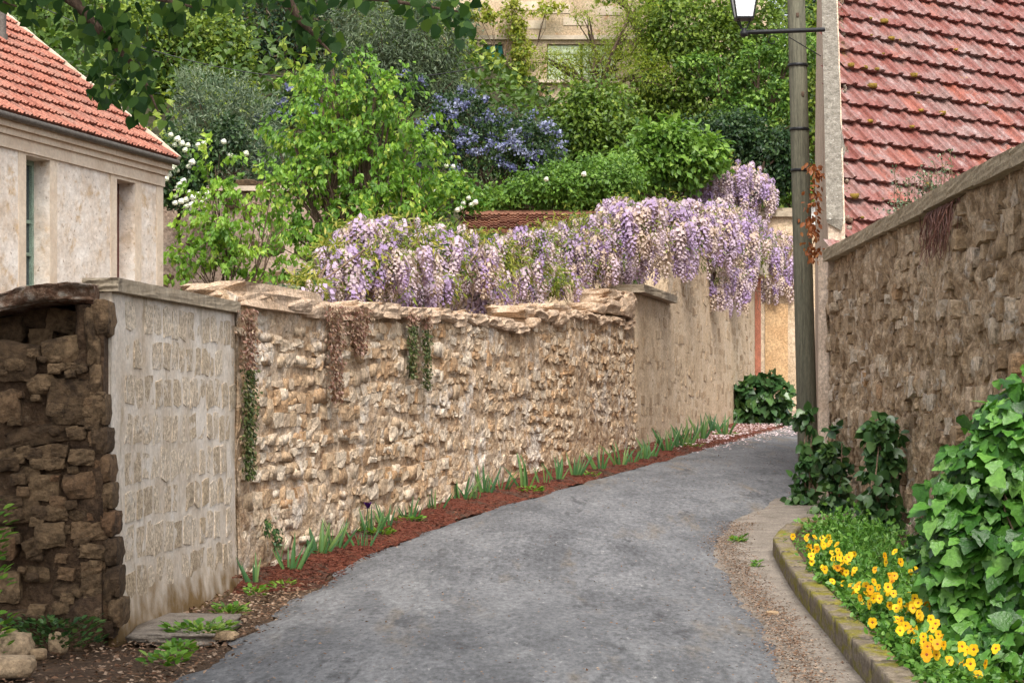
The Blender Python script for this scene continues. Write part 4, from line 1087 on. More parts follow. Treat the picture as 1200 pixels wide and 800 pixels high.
# ---------------------------------------------------------------- kerb stones, steps, loose stones
rng = np.random.default_rng(81)
root = thing('flower_bed_kerb', 'mossy worn stone kerb edging the pansy bed', 'kerb', (2.2, 15, -1.44))
yy = 6.0
while yy < 20.6:
    l = rng.uniform(0.85, 1.15) if yy < 18.6 else 0.55; y1 = min(yy + l, 20.75)
    a = np.array([KB(yy), yy]); b = np.array([KB(y1), y1]); d = unit(b - a); nn = np.array([d[1], -d[0]])
    m = (a + b) / 2 + nn * 0.07; zc_ = float(zg(m[1])) + 0.075
    Vr, Fr = rock(int(yy * 10) + 600, 60, 0.012, 7)
    dz = float(zg(y1) - zg(yy))
    obj('kerb_stone', MB().add(np.array([m[0], m[1], zc_]) + Vr[:, :1] * np.array([d[0], d[1], dz / max(l, .1)]) * (np.linalg.norm(b - a) / 2) * 1.06 + Vr[:, 1:2] * np.array([nn[0], nn[1], 0]) * 0.075 + Vr[:, 2:] * np.array([0, 0, 0.125]), Fr), M['kerb'], root, True)
    yy = y1
def boulder(px, py, Y, r, k, label, mat='boulder', name='loose_stone', grp=None):
    p = P(px, py, Y); p[2] = float(zg(Y)) - 0.0 + r[2] * 0.72
    Vr, Fr = rock(800 + k, 2.2, 0.05, 7)
    return tag(obj(name, MB().add(p + Vr * np.array(r), Fr, rng.random()), M[mat], None, True), label, 'stone', grp)
boulder(14, 765, 12.75, (0.125, 0.12, 0.085), 1, 'rounded tan boulder behind a flat one at the foot of the ruined wall')
boulder(12, 790, 11.95, (0.14, 0.13, 0.06), 2, 'low flat tan stone in front of the rounded boulder')
boulder(68, 757, 12.95, (0.06, 0.06, 0.07), 3, 'small upright brown stone beside the leafy plant at the ruined wall')
boulder(45, 770, 12.6, (0.05, 0.05, 0.035), 4, 'small pale stone lying between the boulder and the leafy plant')
boulder(905, 706, 14.9, (0.05, 0.05, 0.03), 5, 'small tan stone lying in the gutter against the kerb')
boulder(257, 751, 13.6, (0.12, 0.06, 0.03), 6, 'flat pinkish stone beside the low weeds at the road edge')
boulder(632, 560, 28.9, (0.2, 0.1, 0.05), 7, 'flat grey stone lying on the red mulch by the irises')
p = P(205, 738, 13.85); Vr, Fr = rock(860, 7, 0.04, 7)
tag(obj('stone_slab', MB().add(np.array([-2.25, 14.2, float(zg(14)) + 0.005]) + Vr * np.array([0.3, 0.75, 0.035]), Fr), M['concrete'], None, True), 'flat worn stone slab at the foot of the limewashed wall', 'stone slab')

# ---------------------------------------------------------------- litter
def scatter(name, label, cat, n, fn, size, mat, tmpl=LEAF4, flat=0.25):
    P_ = np.array([fn() for _ in range(n)])
    ax = rng.normal(size=(n, 3)) * np.array([1, 1, 0.15]); nr = np.array([0, 0, 1]) + rng.normal(size=(n, 3)) * flat
    o = obj(name, MB().add(*leaves(P_, ax, nr, size * rng.uniform(0.5, 1.3, n), tmpl, rng.random(n) * 0.99)), mat, None, False, 'stuff')
    return tag(o, label, cat)
def road_z(x, y):
    tt = np.clip((x - RL(y)) / max(0.1, RR(y) - RL(y)), 0, 1); return float(zg(y)) + 0.016 + 0.03 * (1 - (2 * tt - 1) ** 2)
def f_pink():
    while True:
        y = rng.uniform(34, 56); k = rng.beta(1.1, 2.2)
        x = wl_x(y) + 0.3 + k * (2.6 if y > 40 else 1.6) + rng.normal(0, 0.15)
        if rng.random() < np.clip((y - 33) / 9, 0.05, 1): return (x, y, road_z(x, y) + (0.06 if x < RL(y) else 0.0))
scatter('fallen_petals', 'drift of fallen pale pink petals along the road edge below the wisteria', 'petals', 4200, f_pink, 0.055, M['petal'])
def f_gut():
    y = 10.5 + 11 * rng.random(); x = RR(y) - 0.1 + rng.normal(0, 0.1) + 0.05; return (x, y, road_z(x, y) + 0.022)
scatter('gutter_litter', 'strip of brown dried blossom litter along the gutter', 'litter', 7000, f_gut, 0.021, M['litter'])
def f_road():
    y = 10.5 + 28 * rng.random() ** 1.6; x = RL(y) + (RR(y) - RL(y)) * rng.beta(0.35, 0.35); return (x, y, road_z(x, y) + 0.006)
scatter('road_litter', 'scattered bits of brown leaf litter on the asphalt', 'litter', 3000, f_road, 0.022, M['litter'])
def f_left():
    y = rng.uniform(10.5, 17.3); x = min(RL(y) + rng.normal(0.0, 0.12), RL(y) + 0.2) - abs(rng.normal(0, 0.6)); return (x, y, float(zg(y)) + 0.0)
scatter('corner_litter', 'brown leaf litter on the bare soil in front of the ruined wall', 'litter', 3200, f_left, 0.04, M['litter'])
def f_mul():
    y = 17.0 + 25 * rng.random() ** 1.5; k = rng.random(); x = wl_x(y) + 0.05 + k * (RL(y) - wl_x(y) + 0.1); return (x, y, float(zg(y)) + 0.03 + 0.06 * (1 - k))
scatter('bark_chips', 'loose red bark chips covering the strip below the rubble wall', 'bark chips', 7000, f_mul, 0.05, M['mulch'], NARROW, 0.6)

# ---------------------------------------------------------------- irises and weeds on the left
rng = np.random.default_rng(91)
def blade_mesh(seed):
    g = np.random.default_rng(seed); V, F = [], []
    bend = g.uniform(0.05, 0.35)
    for i, s in enumerate(np.linspace(0, 1, 6)):
        w = 0.055 * (1 - s ** 2.2) + 0.004; yb = bend * s ** 2.2
        V += [(-w, yb, s - 0.12 * bend * s ** 3), (0, yb - 0.02, s - 0.12 * bend * s ** 3), (w, yb, s - 0.12 * bend * s ** 3)]
    for i in range(5):
        for j in range(2): F.append((3 * i + j, 3 * i + j + 1, 3 * i + j + 4, 3 * i + j + 3))
    return MB().add(V, F).mesh('blade', M['l_iris'], True)
BL = [blade_mesh(i) for i in range(8)]
def iris(px, py, Yo, h, nb, flower=False):
    Y = Yo; p = P(px, py, Y); p[2] = float(zg(Y)) + 0.06
    lab = 'iris clump with one dark purple bud by the rubble wall' if flower else 'clump of upright green iris blades growing in the red mulch'
    o = thing('iris_clump', lab, 'iris', p, None if flower else 'irises along the rubble wall')
    fan = rng.uniform(-0.5, 0.5)
    for k in range(int(nb * 1.5)):
        a = rng.uniform(-1.3, 1.3); hh = h * rng.uniform(0.55, 1.05); ti = a * 0.45 + rng.normal(0, 0.08); yaw = fan + rng.normal(0, 0.5)
        Mx = Matrix.Translation(Vector(p) + Vector((a * 0.07, rng.normal(0, 0.04), 0))) @ Matrix.Rotation(yaw, 4, 'Z') @ Matrix.Rotation(ti, 4, 'Y') @ Matrix.Diagonal((hh * 0.9, hh, hh, 1))
        inst('blade', BL[rng.integers(8)], o, Mx)
    if flower:
        st = MB().tube([p, p + [0.03, 0, 0.2], p + [0.05, 0, 0.36]], [0.008, 0.006, 0.005], 5); obj('stalk', st, M['l_iris'], o)
        fm = MB(); Nn = 14; aa = np.linspace(0, 6.28 * 2, Nn)
        fm.add(*leaves(np.repeat((p + [0.05, 0, 0.35])[None], Nn, 0), np.stack([np.cos(aa) * 0.5, np.sin(aa) * 0.5, np.where(np.arange(Nn) % 2, 0.9, 0.1)], -1), np.stack([-np.cos(aa), -np.sin(aa), 0 * aa + .5], -1), 0.075, OVAL, 0.3))
        obj('flower', fm, M['f_purple'], o, True)
for (px, py, h, nb) in [(340, 668, .34, 9), (375, 645, .32, 10), (392, 632, .34, 9), (436, 618, .30, 10), (425, 640, .2, 6), (455, 600, .26, 7), (480, 590, .24, 7), (510, 580, .22, 6), (541, 585, .34, 6), (553, 585, .24, 6), (570, 578, .3, 6), (588, 574, .22, 5), (615, 570, .34, 6), (637, 566, .2, 5), (653, 562, .26, 6), (673, 557, .28, 7), (703, 550, .26, 8), (727, 545, .32, 7), (740, 542, .2, 6), (762, 535, .3, 8), (782, 528, .34, 9), (795, 524, .34, 8), (806, 520, .4, 8), (822, 515, .4, 8), (836, 512, .36, 7), (300, 690, .25, 6), (752, 538, .24, 6), (850, 505, .36, 7)]:
    # solve the distance where this pixel meets the mulch
    Yq = 25.0
    for _ in range(40): Yq = 0.5 * Yq + 0.5 * np.clip((-(zg(Yq) + 0.05)) * FPX / (py - HOR), 14, 48)
    Yq = min(Yq, wl_y(px) - 0.45) if px > 300 else 16.9
    iris(px, py, Yq, h * (1.0 if Yq < 24 else 1.25), nb, px == 425)
def ground_Y(py):
    Yq = 20.0
    for _ in range(60): Yq = 0.6 * Yq + 0.4 * np.clip(-zg(Yq) * FPX / (py - HOR), 10, 60)
    return Yq
def weed(px, py, r, n, label, Y=None, size=0.09, mat='l_weed', tmpl=OVAL, name='weed_tuft', cat='weed', grp=None, hgt=0.1):
    Y = Y or ground_Y(py); p = P(px, py, Y); p[2] = float(zg(Y)) + 0.02
    o = thing(name, label, cat, p, grp)
    a = rng.uniform(0, 6.28, n); rr = r * np.sqrt(rng.random(n)); pos = p + np.stack([np.cos(a) * rr, np.sin(a) * rr, rng.random(n) * hgt], -1)
    ax = np.stack([np.cos(a), np.sin(a), rng.uniform(0.2, 1.0, n)], -1); nr = rng.normal(size=(n, 3)) * 0.3 + [0, 0, 1]
    obj('foliage', MB().add(*leaves(pos, ax, nr, size * rng.uniform(0.6, 1.3, n), tmpl, rng.random(n) * 0.99)), M[mat], o, True)
    return o
for (px, py, r, n) in [(440, 630, .22, 90), (478, 615, .2, 60), (235, 745, .3, 130), (195, 782, .15, 40), (210, 768, .12, 40), (300, 700, .1, 25), (620, 578, .25, 40), (660, 612, .1, 0), (330, 692, .12, 14), (270, 722, .15, 40), (690, 560, .2, 25), (810, 525, .3, 40), (850, 512, .4, 60), (866, 638, .08, 25), (886, 668, .05, 14)]:
    if n: weed(px, py, r * 0.8, int(n * 1.6), size=0.055, hgt=0.06, label='low tuft of bright green weeds at the road edge', grp='weeds at the road edge')
weed(62, 750, 0.32, 420, 'dark leafy plant at the foot of the ruined wall', Y=13.1, size=0.05, mat='l_ivy', hgt=0.17, name='leafy_plant', cat='plant')
weed(-12, 620, 0.12, 120, 'bright green shoots rising at the edge of the ruined wall', Y=12.6, size=0.07, mat='l_weed', hgt=0.95, name='leafy_shoot', cat='plant')
# trailing plants over the rubble wall
def trail(px, ytop, ybot, wpx, mat, label, n=520, both=None, extra=0.0):
    Y = wl_y(px) - 0.08; s = Y / FPX
    top, bot = P(px, ytop, Y), P(px, ybot, Y)
    o = thing('trailing_plant', label, 'trailing plant', top)
    v = rng.random(n) ** 1.1; wv = wpx * s * (1 - 0.55 * v)
    base = top + (bot - top) * v[:, None]
    su_ = rng.normal(0, 0.45, n) * wv * 3.2
    n3_ = np.array([WR.n[0], WR.n[1], 0]); t3_ = np.array([WR.t[0], WR.t[1], 0])
    pos = base + su_[:, None] * t3_ + n3_ * (0.05 + 0.07 * rng.random(n))[:, None]
    ax = rng.normal(size=(n, 3)) * 0.5 + np.array([0, 0, -0.9]) + n3_ * 0.4
    nr = n3_ + rng.normal(size=(n, 3)) * 0.4
    a = rng.random(n) * 0.99
    if both:
        up = v < both
        for nm, mk, sel in (('reddish_stems', 'l_sedum', up), ('green_stems', mat, ~up)):
            obj(nm, MB().add(*leaves(pos[sel], ax[sel], nr[sel], 0.04, LEAF4, a[sel])), M[mk], o, False, 'stuff')
    else:
        obj('stems', MB().add(*leaves(pos, ax, nr, 0.04, LEAF4, a)), M[mat], o, False, 'stuff')
trail(281, 362, 560, 9, 'l_sedumg', 'long trailing plant, reddish above and green below, in the wall angle', 1500, 0.35)
trail(384, 358, 470, 12, 'l_sedum', 'reddish trailing plant hanging in a long tongue over the rubble wall', 1100)
trail(412, 360, 415, 14, 'l_sedum', 'short reddish trailing mat beside the long red tongue on the rubble wall', 700)
trail(474, 366, 442, 7, 'l_sedumg', 'green trailing tuft hanging on the rubble wall, the shorter of a pair', 700, 0.2)
trail(491, 368, 455, 6, 'l_sedumg', 'green trailing tuft hanging on the rubble wall, the longer of a pair', 700, 0.2)
trail(302, 605, 628, 5, 'l_ivy', 'small round-leaved tuft in a crack low on the rubble wall', 60)
trail(313, 618, 642, 5, 'l_ivy', 'lower of two small leafy tufts in cracks of the rubble wall', 70)

# ---------------------------------------------------------------- gate bush
rng = np.random.default_rng(101)
gp = P(890, 500, 47.2); gp[2] = float(zg(47))
o = thing('gate_bush', 'dark large-leaved bush on the road edge before the gate pier', 'bush', gp)
obj('foliage', foliage(pxl([(880, 472, 20, 30), (902, 468, 20, 26), (870, 482, 14, 22), (915, 482, 13, 18), (890, 455, 14, 14), (895, 488, 24, 14)], 47.2), 750, 0.2, IVY, rng, 6, 0.2, 0.7, 0.7, 0.5), M['l_ivy'], o, True)
obj('stems', branches(MB(), gp, pxl([(880, 475, 14, 20), (902, 472, 14, 20)], 47.2), 0.03, rng), M['vinebark'], o)

# ---------------------------------------------------------------- climbers, pansies and vine on the right
def climber(px, y0, y1, wpx, Y, n, label, size=0.1):
    b = P(px, y1, Y); b[2] = float(zg(Y)) + 0.1; s = Y / FPX
    o = thing('climber', label, 'climber', b)
    lob = []
    nl = 7
    for k in range(nl):
        f = k / (nl - 1); py = y0 + 8 + (y1 - y0 - 8) * f
        lob.append((px + rng.normal(0, wpx * 0.15), py, wpx * (0.55 + 0.45 * f), (y1 - y0) / nl * 0.85))
    obj('foliage', foliage(pxl(lob, Y, 0.7), n, size, HEART, rng, 9, 0.3, 0.5, 0.8, 0.4), M['l_ivy'], o, True)
    st = MB()
    top = P(px, y0 + 10, Y)
    for k in range(5):
        d = rng.normal(0, 0.05, 3); st.tube([b + d * 0.5, (b + top) / 2 + d + rng.normal(0, 0.04, 3), top + d], [0.012, 0.009, 0.005], 5)
    obj('stems', st, M['vinebark'], o)
climber(946, 488, 640, 15, 23.4, 620, 'leafy climber at the foot of the utility pole', 0.095)
climber(976, 508, 640, 21, 22.4, 750, 'dense leafy climber between the pole and the tallest climber on the high wall', 0.1)
climber(1030, 492, 690, 25, 19.6, 1150, 'tallest bushy climber on the high wall above the pansies', 0.095)
o = thing('bed_sapling', 'small twiggy seedling at the pole end of the pansy bed', 'plant', P(930, 640, 20.4))
obj('foliage', foliage(pxl([(925, 632, 14, 12), (940, 645, 12, 10)], 20.4), 160, 0.06, OVAL, rng, 6, 0.4), M['l_weed'], o, True)
# pansies
def pansy_flower():
    mb = MB(); 
    for k, (a, sz) in enumerate([(-0.55, 1), (0.55, 1), (-1.75, 0.9), (1.75, 0.9), (3.14, 1.15)]):
        d = np.array([[math.sin(a), 0.0, math.cos(a)]])
        mb.add(*leaves(np.array([[0, -0.01 * k, 0]]), d + np.array([[0, -0.25, 0]]), np.array([[0, -1.0, 0.1]]), 0.62 * sz, ROUND, 0.0))
    return mb
pf = pansy_flower().mesh('flower', M['f_yellow'], True)
eye = MB().lathe((0, 0, 0), [(0.0, 0.03), (0.12, 0.015), (0.16, 0.0)], 8).mesh('eye', M['f_eye'], True)
pans = [(952, 648, 8), (965, 660, 7), (955, 672, 6), (978, 672, 6), (985, 690, 6), (1003, 700, 6), (1012, 715, 7), (1030, 712, 7), (1022, 738, 7), (1040, 745, 6), (1055, 730, 4), (1070, 765, 7), (1078, 782, 7), (1045, 700, 3), (1052, 680, 2), (1020, 760, 4), (1060, 800, 4)]
for i, (px, py, nf) in enumerate(pans):
    Y = 14.0
    for _ in range(60): Y = 0.7 * Y + 0.3 * np.clip(-(float(zg(Y)) + 0.27) * FPX / (py - HOR), 9.0, 19.3)
    p = P(px, py, Y); zb_ = float(zg(Y)) + 0.14
    Y = float(Y); p[0] = max(p[0] + 0.05, KB(Y) + 0.27)
    o = thing('pansy_plant', 'pansy plant with yellow flowers in the kerbed bed', 'pansy', (p[0], p[1], zb_), 'yellow pansies along the kerb')
    H = 0.17 + 0.05 * rng.random()
    c = np.array([p[0], p[1], zb_ + H * 0.45])
    obj('foliage', foliage([(*c, 0.14, 0.17, H * 0.55)], 420, 0.042, OVAL, rng, 8, 0.3, 0.4, 0.0, 0.8), M['l_pansy'], o, True)
    for k in range(nf + 3):
        q = c + np.array([rng.normal(-0.02, 0.08), rng.normal(-0.04, 0.14), H * 0.62 + rng.uniform(-0.06, 0.09)])
        sc = rng.uniform(0.036, 0.052)
        Mx = Matrix.Translation(Vector(q)) @ Matrix.Rotation(rng.normal(-0.2, 0.6), 4, 'Z') @ Matrix.Rotation(rng.normal(-0.35, 0.3), 4, 'X') @ Matrix.Scale(sc, 4)
        f = inst('flower', pf, o, Mx)
        e = bpy.data.objects.new('eye', eye); COL.objects.link(e); e.parent = f
        e.matrix_local = Matrix.Translation((0, -0.07, 0)) @ Matrix.Rotation(R(90), 4, 'X')
    # sepal stalks
lob = []
for k in range(46):
    Y = rng.uniform(9.4, 19.8) if k < 36 else rng.uniform(16, 20.2); x = rng.uniform(KB(Y) + 0.32, 3.4 if k % 3 else KB(Y) + 0.6); lob.append((x, Y, float(zg(Y)) + (0.2 if k % 3 else 0.15), 0.22, 0.27, 0.15 + 0.06 * rng.random() if k % 3 else 0.08))
for i, l in enumerate(lob):
    o = thing('bedding_plant', 'fine-leaved green bedding plant between the pansies and the high wall', 'plant', (l[0], l[1], l[2] - 0.08), 'green bedding plants behind the pansies')
    obj('foliage', foliage([l], 420, 0.05, NARROW if i % 2 else OVAL, rng, 10, 0.35, 0.4, -0.3, 0.6), M['l_pansy'], o, True)
# big vine
vb_ = np.array([3.1, 11.3, float(zg(11.3)) + 0.15])
o = thing('vine_bush', 'big broad-leaved bright green vine spilling over the near end of the flower bed', 'vine', vb_)
vl = pxl([(1190, 520, 45, 55), (1165, 570, 55, 60), (1200, 640, 70, 80), (1150, 650, 50, 70), (1140, 730, 45, 65), (1195, 750, 70, 80), (1110, 790, 30, 40), (1215, 470, 40, 40), (1195, 500, 40, 40), (1150, 610, 50, 50), (1130, 690, 40, 50), (1100, 785, 30, 28, -0.7), (1150, 780, 45, 36, -0.8), (1205, 770, 50, 45, -0.8)], 11.6, 0.9)
pos, out, cr = crown_pts(vl, 3800, rng, 5, 0.2, 0.7, 0.25)
N = len(pos)
ax = out * 0.5 + rng.normal(size=(N, 3)) * 0.45 + np.array([-0.1, -0.1, -0.75]); nr = rng.normal(size=(N, 3)) * 0.35 + np.array([-0.3, -0.6, 0.6]) + out * 0.5
order = np.argsort(pos[:, 1] + rng.normal(0, 0.03, N)); sel = order[:300]; oth = order[300:]
vm = [MB().add(tv_ , tf_).mesh('leaf', M['l_vine'], True) for tv_, tf_ in ((IVY[0], IVY[1]), (HEART[0] * np.array([1.15, 1, 1]), HEART[1]), (IVY[0] * np.array([1.0, .95, 2.4]), IVY[1]))]
for i in sel:
    a = unit(ax[i]); sd = unit(np.cross(a, nr[i])); nn = np.cross(sd, a); s = rng.uniform(0.05, 0.14)
    inst('leaf', vm[rng.integers(3)], o, frame_m(pos[i], sd * s, a * s, nn * s))
obj('foliage', MB().add(*leaves(pos[oth], ax[oth], nr[oth], rng.uniform(0.05, 0.13, len(oth)), IVY, rng.random(len(oth)) * 0.99)), M['l_vine'], o, True, 'stuff')
obj('stems', branches(MB(), vb_, vl, 0.03, rng, 2), M['vinebark'], o)
o = thing('wall_ivy_tuft', 'thin ivy shoots on the high wall between the vine and the tallest climber', 'climber', P(1105, 640, 15.5))
obj('foliage', foliage(pxl([(1100, 630, 14, 40), (1108, 575, 10, 20), (1085, 660, 18, 16)], 15.0, 0.5), 260, 0.075, IVY, rng, 6, 0.35), M['l_ivy'], o, True)
# weeds on coping, rust coloured climber by the pole
o = thing('coping_weed', 'wispy flowering weeds growing behind the coping in front of the red roof', 'weed', P(1070, 250, 20.5))
st, pos = MB(), []
for k in range(26):
    px = rng.choice([1052, 1058, 1075, 1085, 1103, 1112]) + rng.normal(0, 5); Y = 20.9 - (px - 1052) * 0.018
    b = P(px, 258 - (px - 1052) * 0.3, Y); hpx = rng.uniform(15, 62); pts = [b]
    for s in range(5): pts.append(pts[-1] + np.array([rng.normal(0, 0.012), 0, hpx * Y / FPX / 5]))
    st.tube(pts, 0.004, 4)
    for q in pts[1:]:
        for _ in range(5): pos.append(q + rng.normal(0, 0.03, 3))
obj('stems', st, M['vinebark'], o)
pos = np.array(pos + [P(rng.normal(1068, 14), rng.normal(248, 7), 20.6) for _ in range(160)])
obj('foliage', MB().add(*leaves(pos, rng.normal(size=pos.shape), rng.normal(size=pos.shape) + [0, 0, 1], 0.035, LEAF4, rng.random(len(pos)) * 0.99)), M['l_silver'], o)
o = thing('rust_climber', 'rust-brown dead climber on the house corner beside the utility pole', 'climber', P(956, 300, 24.9))
obj('foliage', foliage(pxl([(953, 195, 4, 12), (954, 225, 4, 20), (952, 255, 4, 20), (953, 290, 4, 18)], 25.6, 1.0), 260, 0.07, OVAL, rng, 6, 0.4, 0.3, 0.8), M['l_rust'], o)

# ---------------------------------------------------------------- wisteria
rng = np.random.default_rng(111)
def raceme(seed):
    g = np.random.default_rng(seed); n = 56
    v = (np.arange(n) + g.random(n)) / n; r = 0.19 * (1 - v) ** 0.55 * np.clip(v * 9, 0.35, 1) + 0.025
    a = np.arange(n) * 2.4 + g.normal(0, 0.25, n)
    rad = np.stack([np.cos(a), np.sin(a), 0 * a], -1)
    pos = rad * r[:, None] + np.stack([0 * a, 0 * a, -v], -1)
    ax = rad * 0.45 + np.array([0, 0, -1.0]) + g.normal(0, 0.22, (n, 3)); nr = rad + g.normal(0, 0.25, (n, 3)) + np.array([0, 0, 0.25])
    return leaves(pos, ax, nr, 0.15 * (1.1 - 0.55 * v), PETAL, (1 - v) * 0.16 + g.random(n) * 0.05)
RAC = [raceme(i) for i in range(8)]
RACM = [MB().add(*r).mesh('raceme', M['f_wist']) for r in RAC]
def wisteria(label, lobes, nr_, nl, base, rac=0.24, limit=300, back=0.25):
    o = thing('wisteria', label, 'wisteria', base)
    L = np.array(lobes); w = (L[:, 3] * L[:, 5]); w = w / w.sum()
    items = []
    while len(items) < nr_:
        l = L[rng.choice(len(L), p=w)]; d = unit(rng.normal(size=3))
        if d[1] > back or d[2] < -0.75: continue
        p = l[:3] + d * l[3:6] * rng.uniform(0.8, 1.12)
        if vnoise(p * 2.1, 4) < 0.4 and rng.random() < 0.85: continue
        items.append((p, rac * rng.uniform(0.55, 1.5), rng.integers(8), rng.random()))
    items.sort(key=lambda q: q[0][1] - q[1])
    rest = MB()
    for i, (p, s, k, rv) in enumerate(items):
        if i < limit:
            inst('raceme', RACM[k], o, Matrix.Translation(Vector(p)) @ Matrix.Rotation(rng.uniform(0, 6.28), 4, 'Z') @ Matrix.Rotation(rng.normal(0, 0.15), 4, 'X') @ Matrix.Diagonal((s * 0.9, s * 0.9, s, 1)))
        else:
            V, F, A_ = RAC[k]; rest.add(p + V * np.array([s * 0.9, s * 0.9, s]), F, (A_ + rv) % 1.0)
    obj('racemes', rest, M['f_wist'], o, False, 'stuff')
    obj('foliage', foliage([(l[0], l[1] + 0.05, l[2], l[3] * 0.98, l[4] * 1.0, l[5] * 0.98) for l in lobes], nl, 0.1, NARROW, rng, 18, 0.25, 0.5, 0.6, 0.5), M['l_wist'], o)
    st = MB()
    for k in range(len(lobes) - 1):
        a, b = L[k, :3], L[k + 1, :3]
        for _ in range(4):
            e = rng.normal(0, 0.15, 3); st.tube([a + e, (a + b) / 2 + rng.normal(0, 0.2, 3), b + rng.normal(0, 0.15, 3)], [0.011, 0.009, 0.008], 5)
        for _ in range(7):
            q = a + (b - a) * rng.random() + rng.normal(0, 0.15, 3); st.tube([q, q + np.array([rng.normal(0, 0.1), 0, -0.3]), q + np.array([rng.normal(0, 0.15), 0, -0.6])], [0.008, 0.006, 0.003], 4)
    bq = np.array(base, float); near = L[np.argmin(np.linalg.norm(L[:, :2] - bq[:2], axis=1)), :3]
    st.tube([bq + [0, 0, -0.1], bq * 0.5 + near * 0.5 + [0.08, 0, 0], near], [0.07, 0.06, 0.04], 7)
    obj('stems', st, M['vinebark'], o)
    return o
def wl_lobes(lst, off):
    out = []
    for (x, y, rx, ry) in lst:
        Y = wl_y(x) + off; p = P(x, y, Y); s = Y / FPX
        out.append((*p, rx * s, max(0.3, (rx + ry) / 2 * s * 0.6), ry * s))
    return out
lobA = wl_lobes([(362, 335, 20, 18), (392, 318, 34, 32), (432, 295, 44, 42), (470, 285, 40, 36), (445, 330, 36, 22), (510, 300, 36, 36), (545, 298, 34, 34), (500, 335, 36, 18), (580, 305, 32, 34), (615, 300, 34, 34), (560, 338, 36, 16), (650, 295, 34, 36), (690, 285, 34, 36), (640, 328, 36, 16), (725, 265, 30, 34), (712, 310, 28, 18)], 3.2)
wisteria('long lilac wisteria trained along behind the rubble wall', lobA, 920, 19000, (lobA[2][0], lobA[2][1], float(zg(25))), 0.31)
lobB = wl_lobes([(748, 262, 30, 34), (775, 268, 32, 40), (805, 275, 32, 42), (835, 270, 30, 38), (862, 285, 28, 40), (838, 318, 22, 26), (885, 295, 26, 40), (908, 305, 24, 38), (926, 318, 15, 40), (860, 330, 16, 24), (925, 345, 11, 26)], -0.6)
wisteria('lilac wisteria draped over the tall stone wall and gate', lobB, 850, 7000, (wl_x(44) - 1.0, 44.5, float(zg(44))), 0.42)
lobC = pxl([(830, 215, 26, 26), (860, 205, 30, 22), (885, 222, 22, 26), (862, 232, 30, 18)], 54.0, 0.7)
wisteria('rounded lilac wisteria head crowning the gate pier above the rest', lobC, 260, 1500, (pc[0] + 1.0, 55.8, 0.2), 0.42, 150)

# ---------------------------------------------------------------- garden behind: retaining wall, shed, upper house, far house
rng = np.random.default_rng(121)
WG = Wall((-9.5, 42.2), (-2.6, 42.45))
root = thing('terrace_wall', 'stained pinkish terrace wall behind the garden trees', 'wall', (-4, 42.4, -0.5))
zt7 = lambda u: 4.68 + 0 * u
d7 = lambda U, Z: 0.14 * (fbm(np.stack([U * 0.8, Z * 0.8, 0 * U], -1), 4, 131) - 0.5) + 0.06 * (fbm(np.stack([U * 4, Z * 4, 0 * U], -1), 3, 132) - 0.5)
obj('wall_face', WG.core(lambda u: -0.6 + 0 * u, zt7, 0.5, d7, 0.1, 0.0), M['pinkstone'], root, True)
u = 0
while u < WG.L:
    w = rng.uniform(0.8, 1.4); obj('coping_slab', MB().box(WG.pt(u + w / 2, 4.74, -0.2), np.array([WG.t[0], WG.t[1], 0]) * (w / 2 - 0.01), np.array([0, 1, 0]) * 0.32, np.array([0, 0, 0.05])), M['trim'], root); u += w
cells = [c for c in lay(WG.L, 0.5, 4.5, 0.3, 0.3, 0.45, 0.4, rng) if rng.random() < 0.4]
put_stones(WG, cells, root, M['ruinstone'], 300, 0.07, -0.03, 0.015, rng, d7)

sp0, sp1 = P(545, 262, 41.0), P(706, 262, 41.0)
root = thing('garden_shed', 'low shed with old brown tiled roof showing above the wisteria', 'shed', ((sp0[0] + sp1[0]) / 2, 42, -0.4))
obj('wall', MB().box(((sp0[0] + sp1[0]) / 2, 42.3, 1.5), (1.38, 0, 0), (0, 0.9, 0), (0, 0, 2.2)), M['tallwall'], root)
rs = obj('roof', MB().box(((sp0[0] + sp1[0]) / 2, 41.95, 4.03), (1.5, 0, 0), (0, 1.2, 0.32), (0, -0.01, 0.035)), M['browntile'], root)
bt = tile_mesh(0.19, 0.3, M['browntile'], 0.03); ang = math.atan2(0.32, 1.2)
for rw in range(6):
    for c in range(15):
        inst('tile', bt, rs, frame_m(((sp0[0] + sp1[0]) / 2 - 1.46 + c * 0.195, 41.95 - 1.2 + rw * 0.3, 4.03 - 0.32 + rw * 0.08 + 0.045 + rng.normal(0, 0.004)), (1, 0, 0), (0, math.cos(ang), math.sin(ang)), (0, -math.sin(ang), math.cos(ang))))

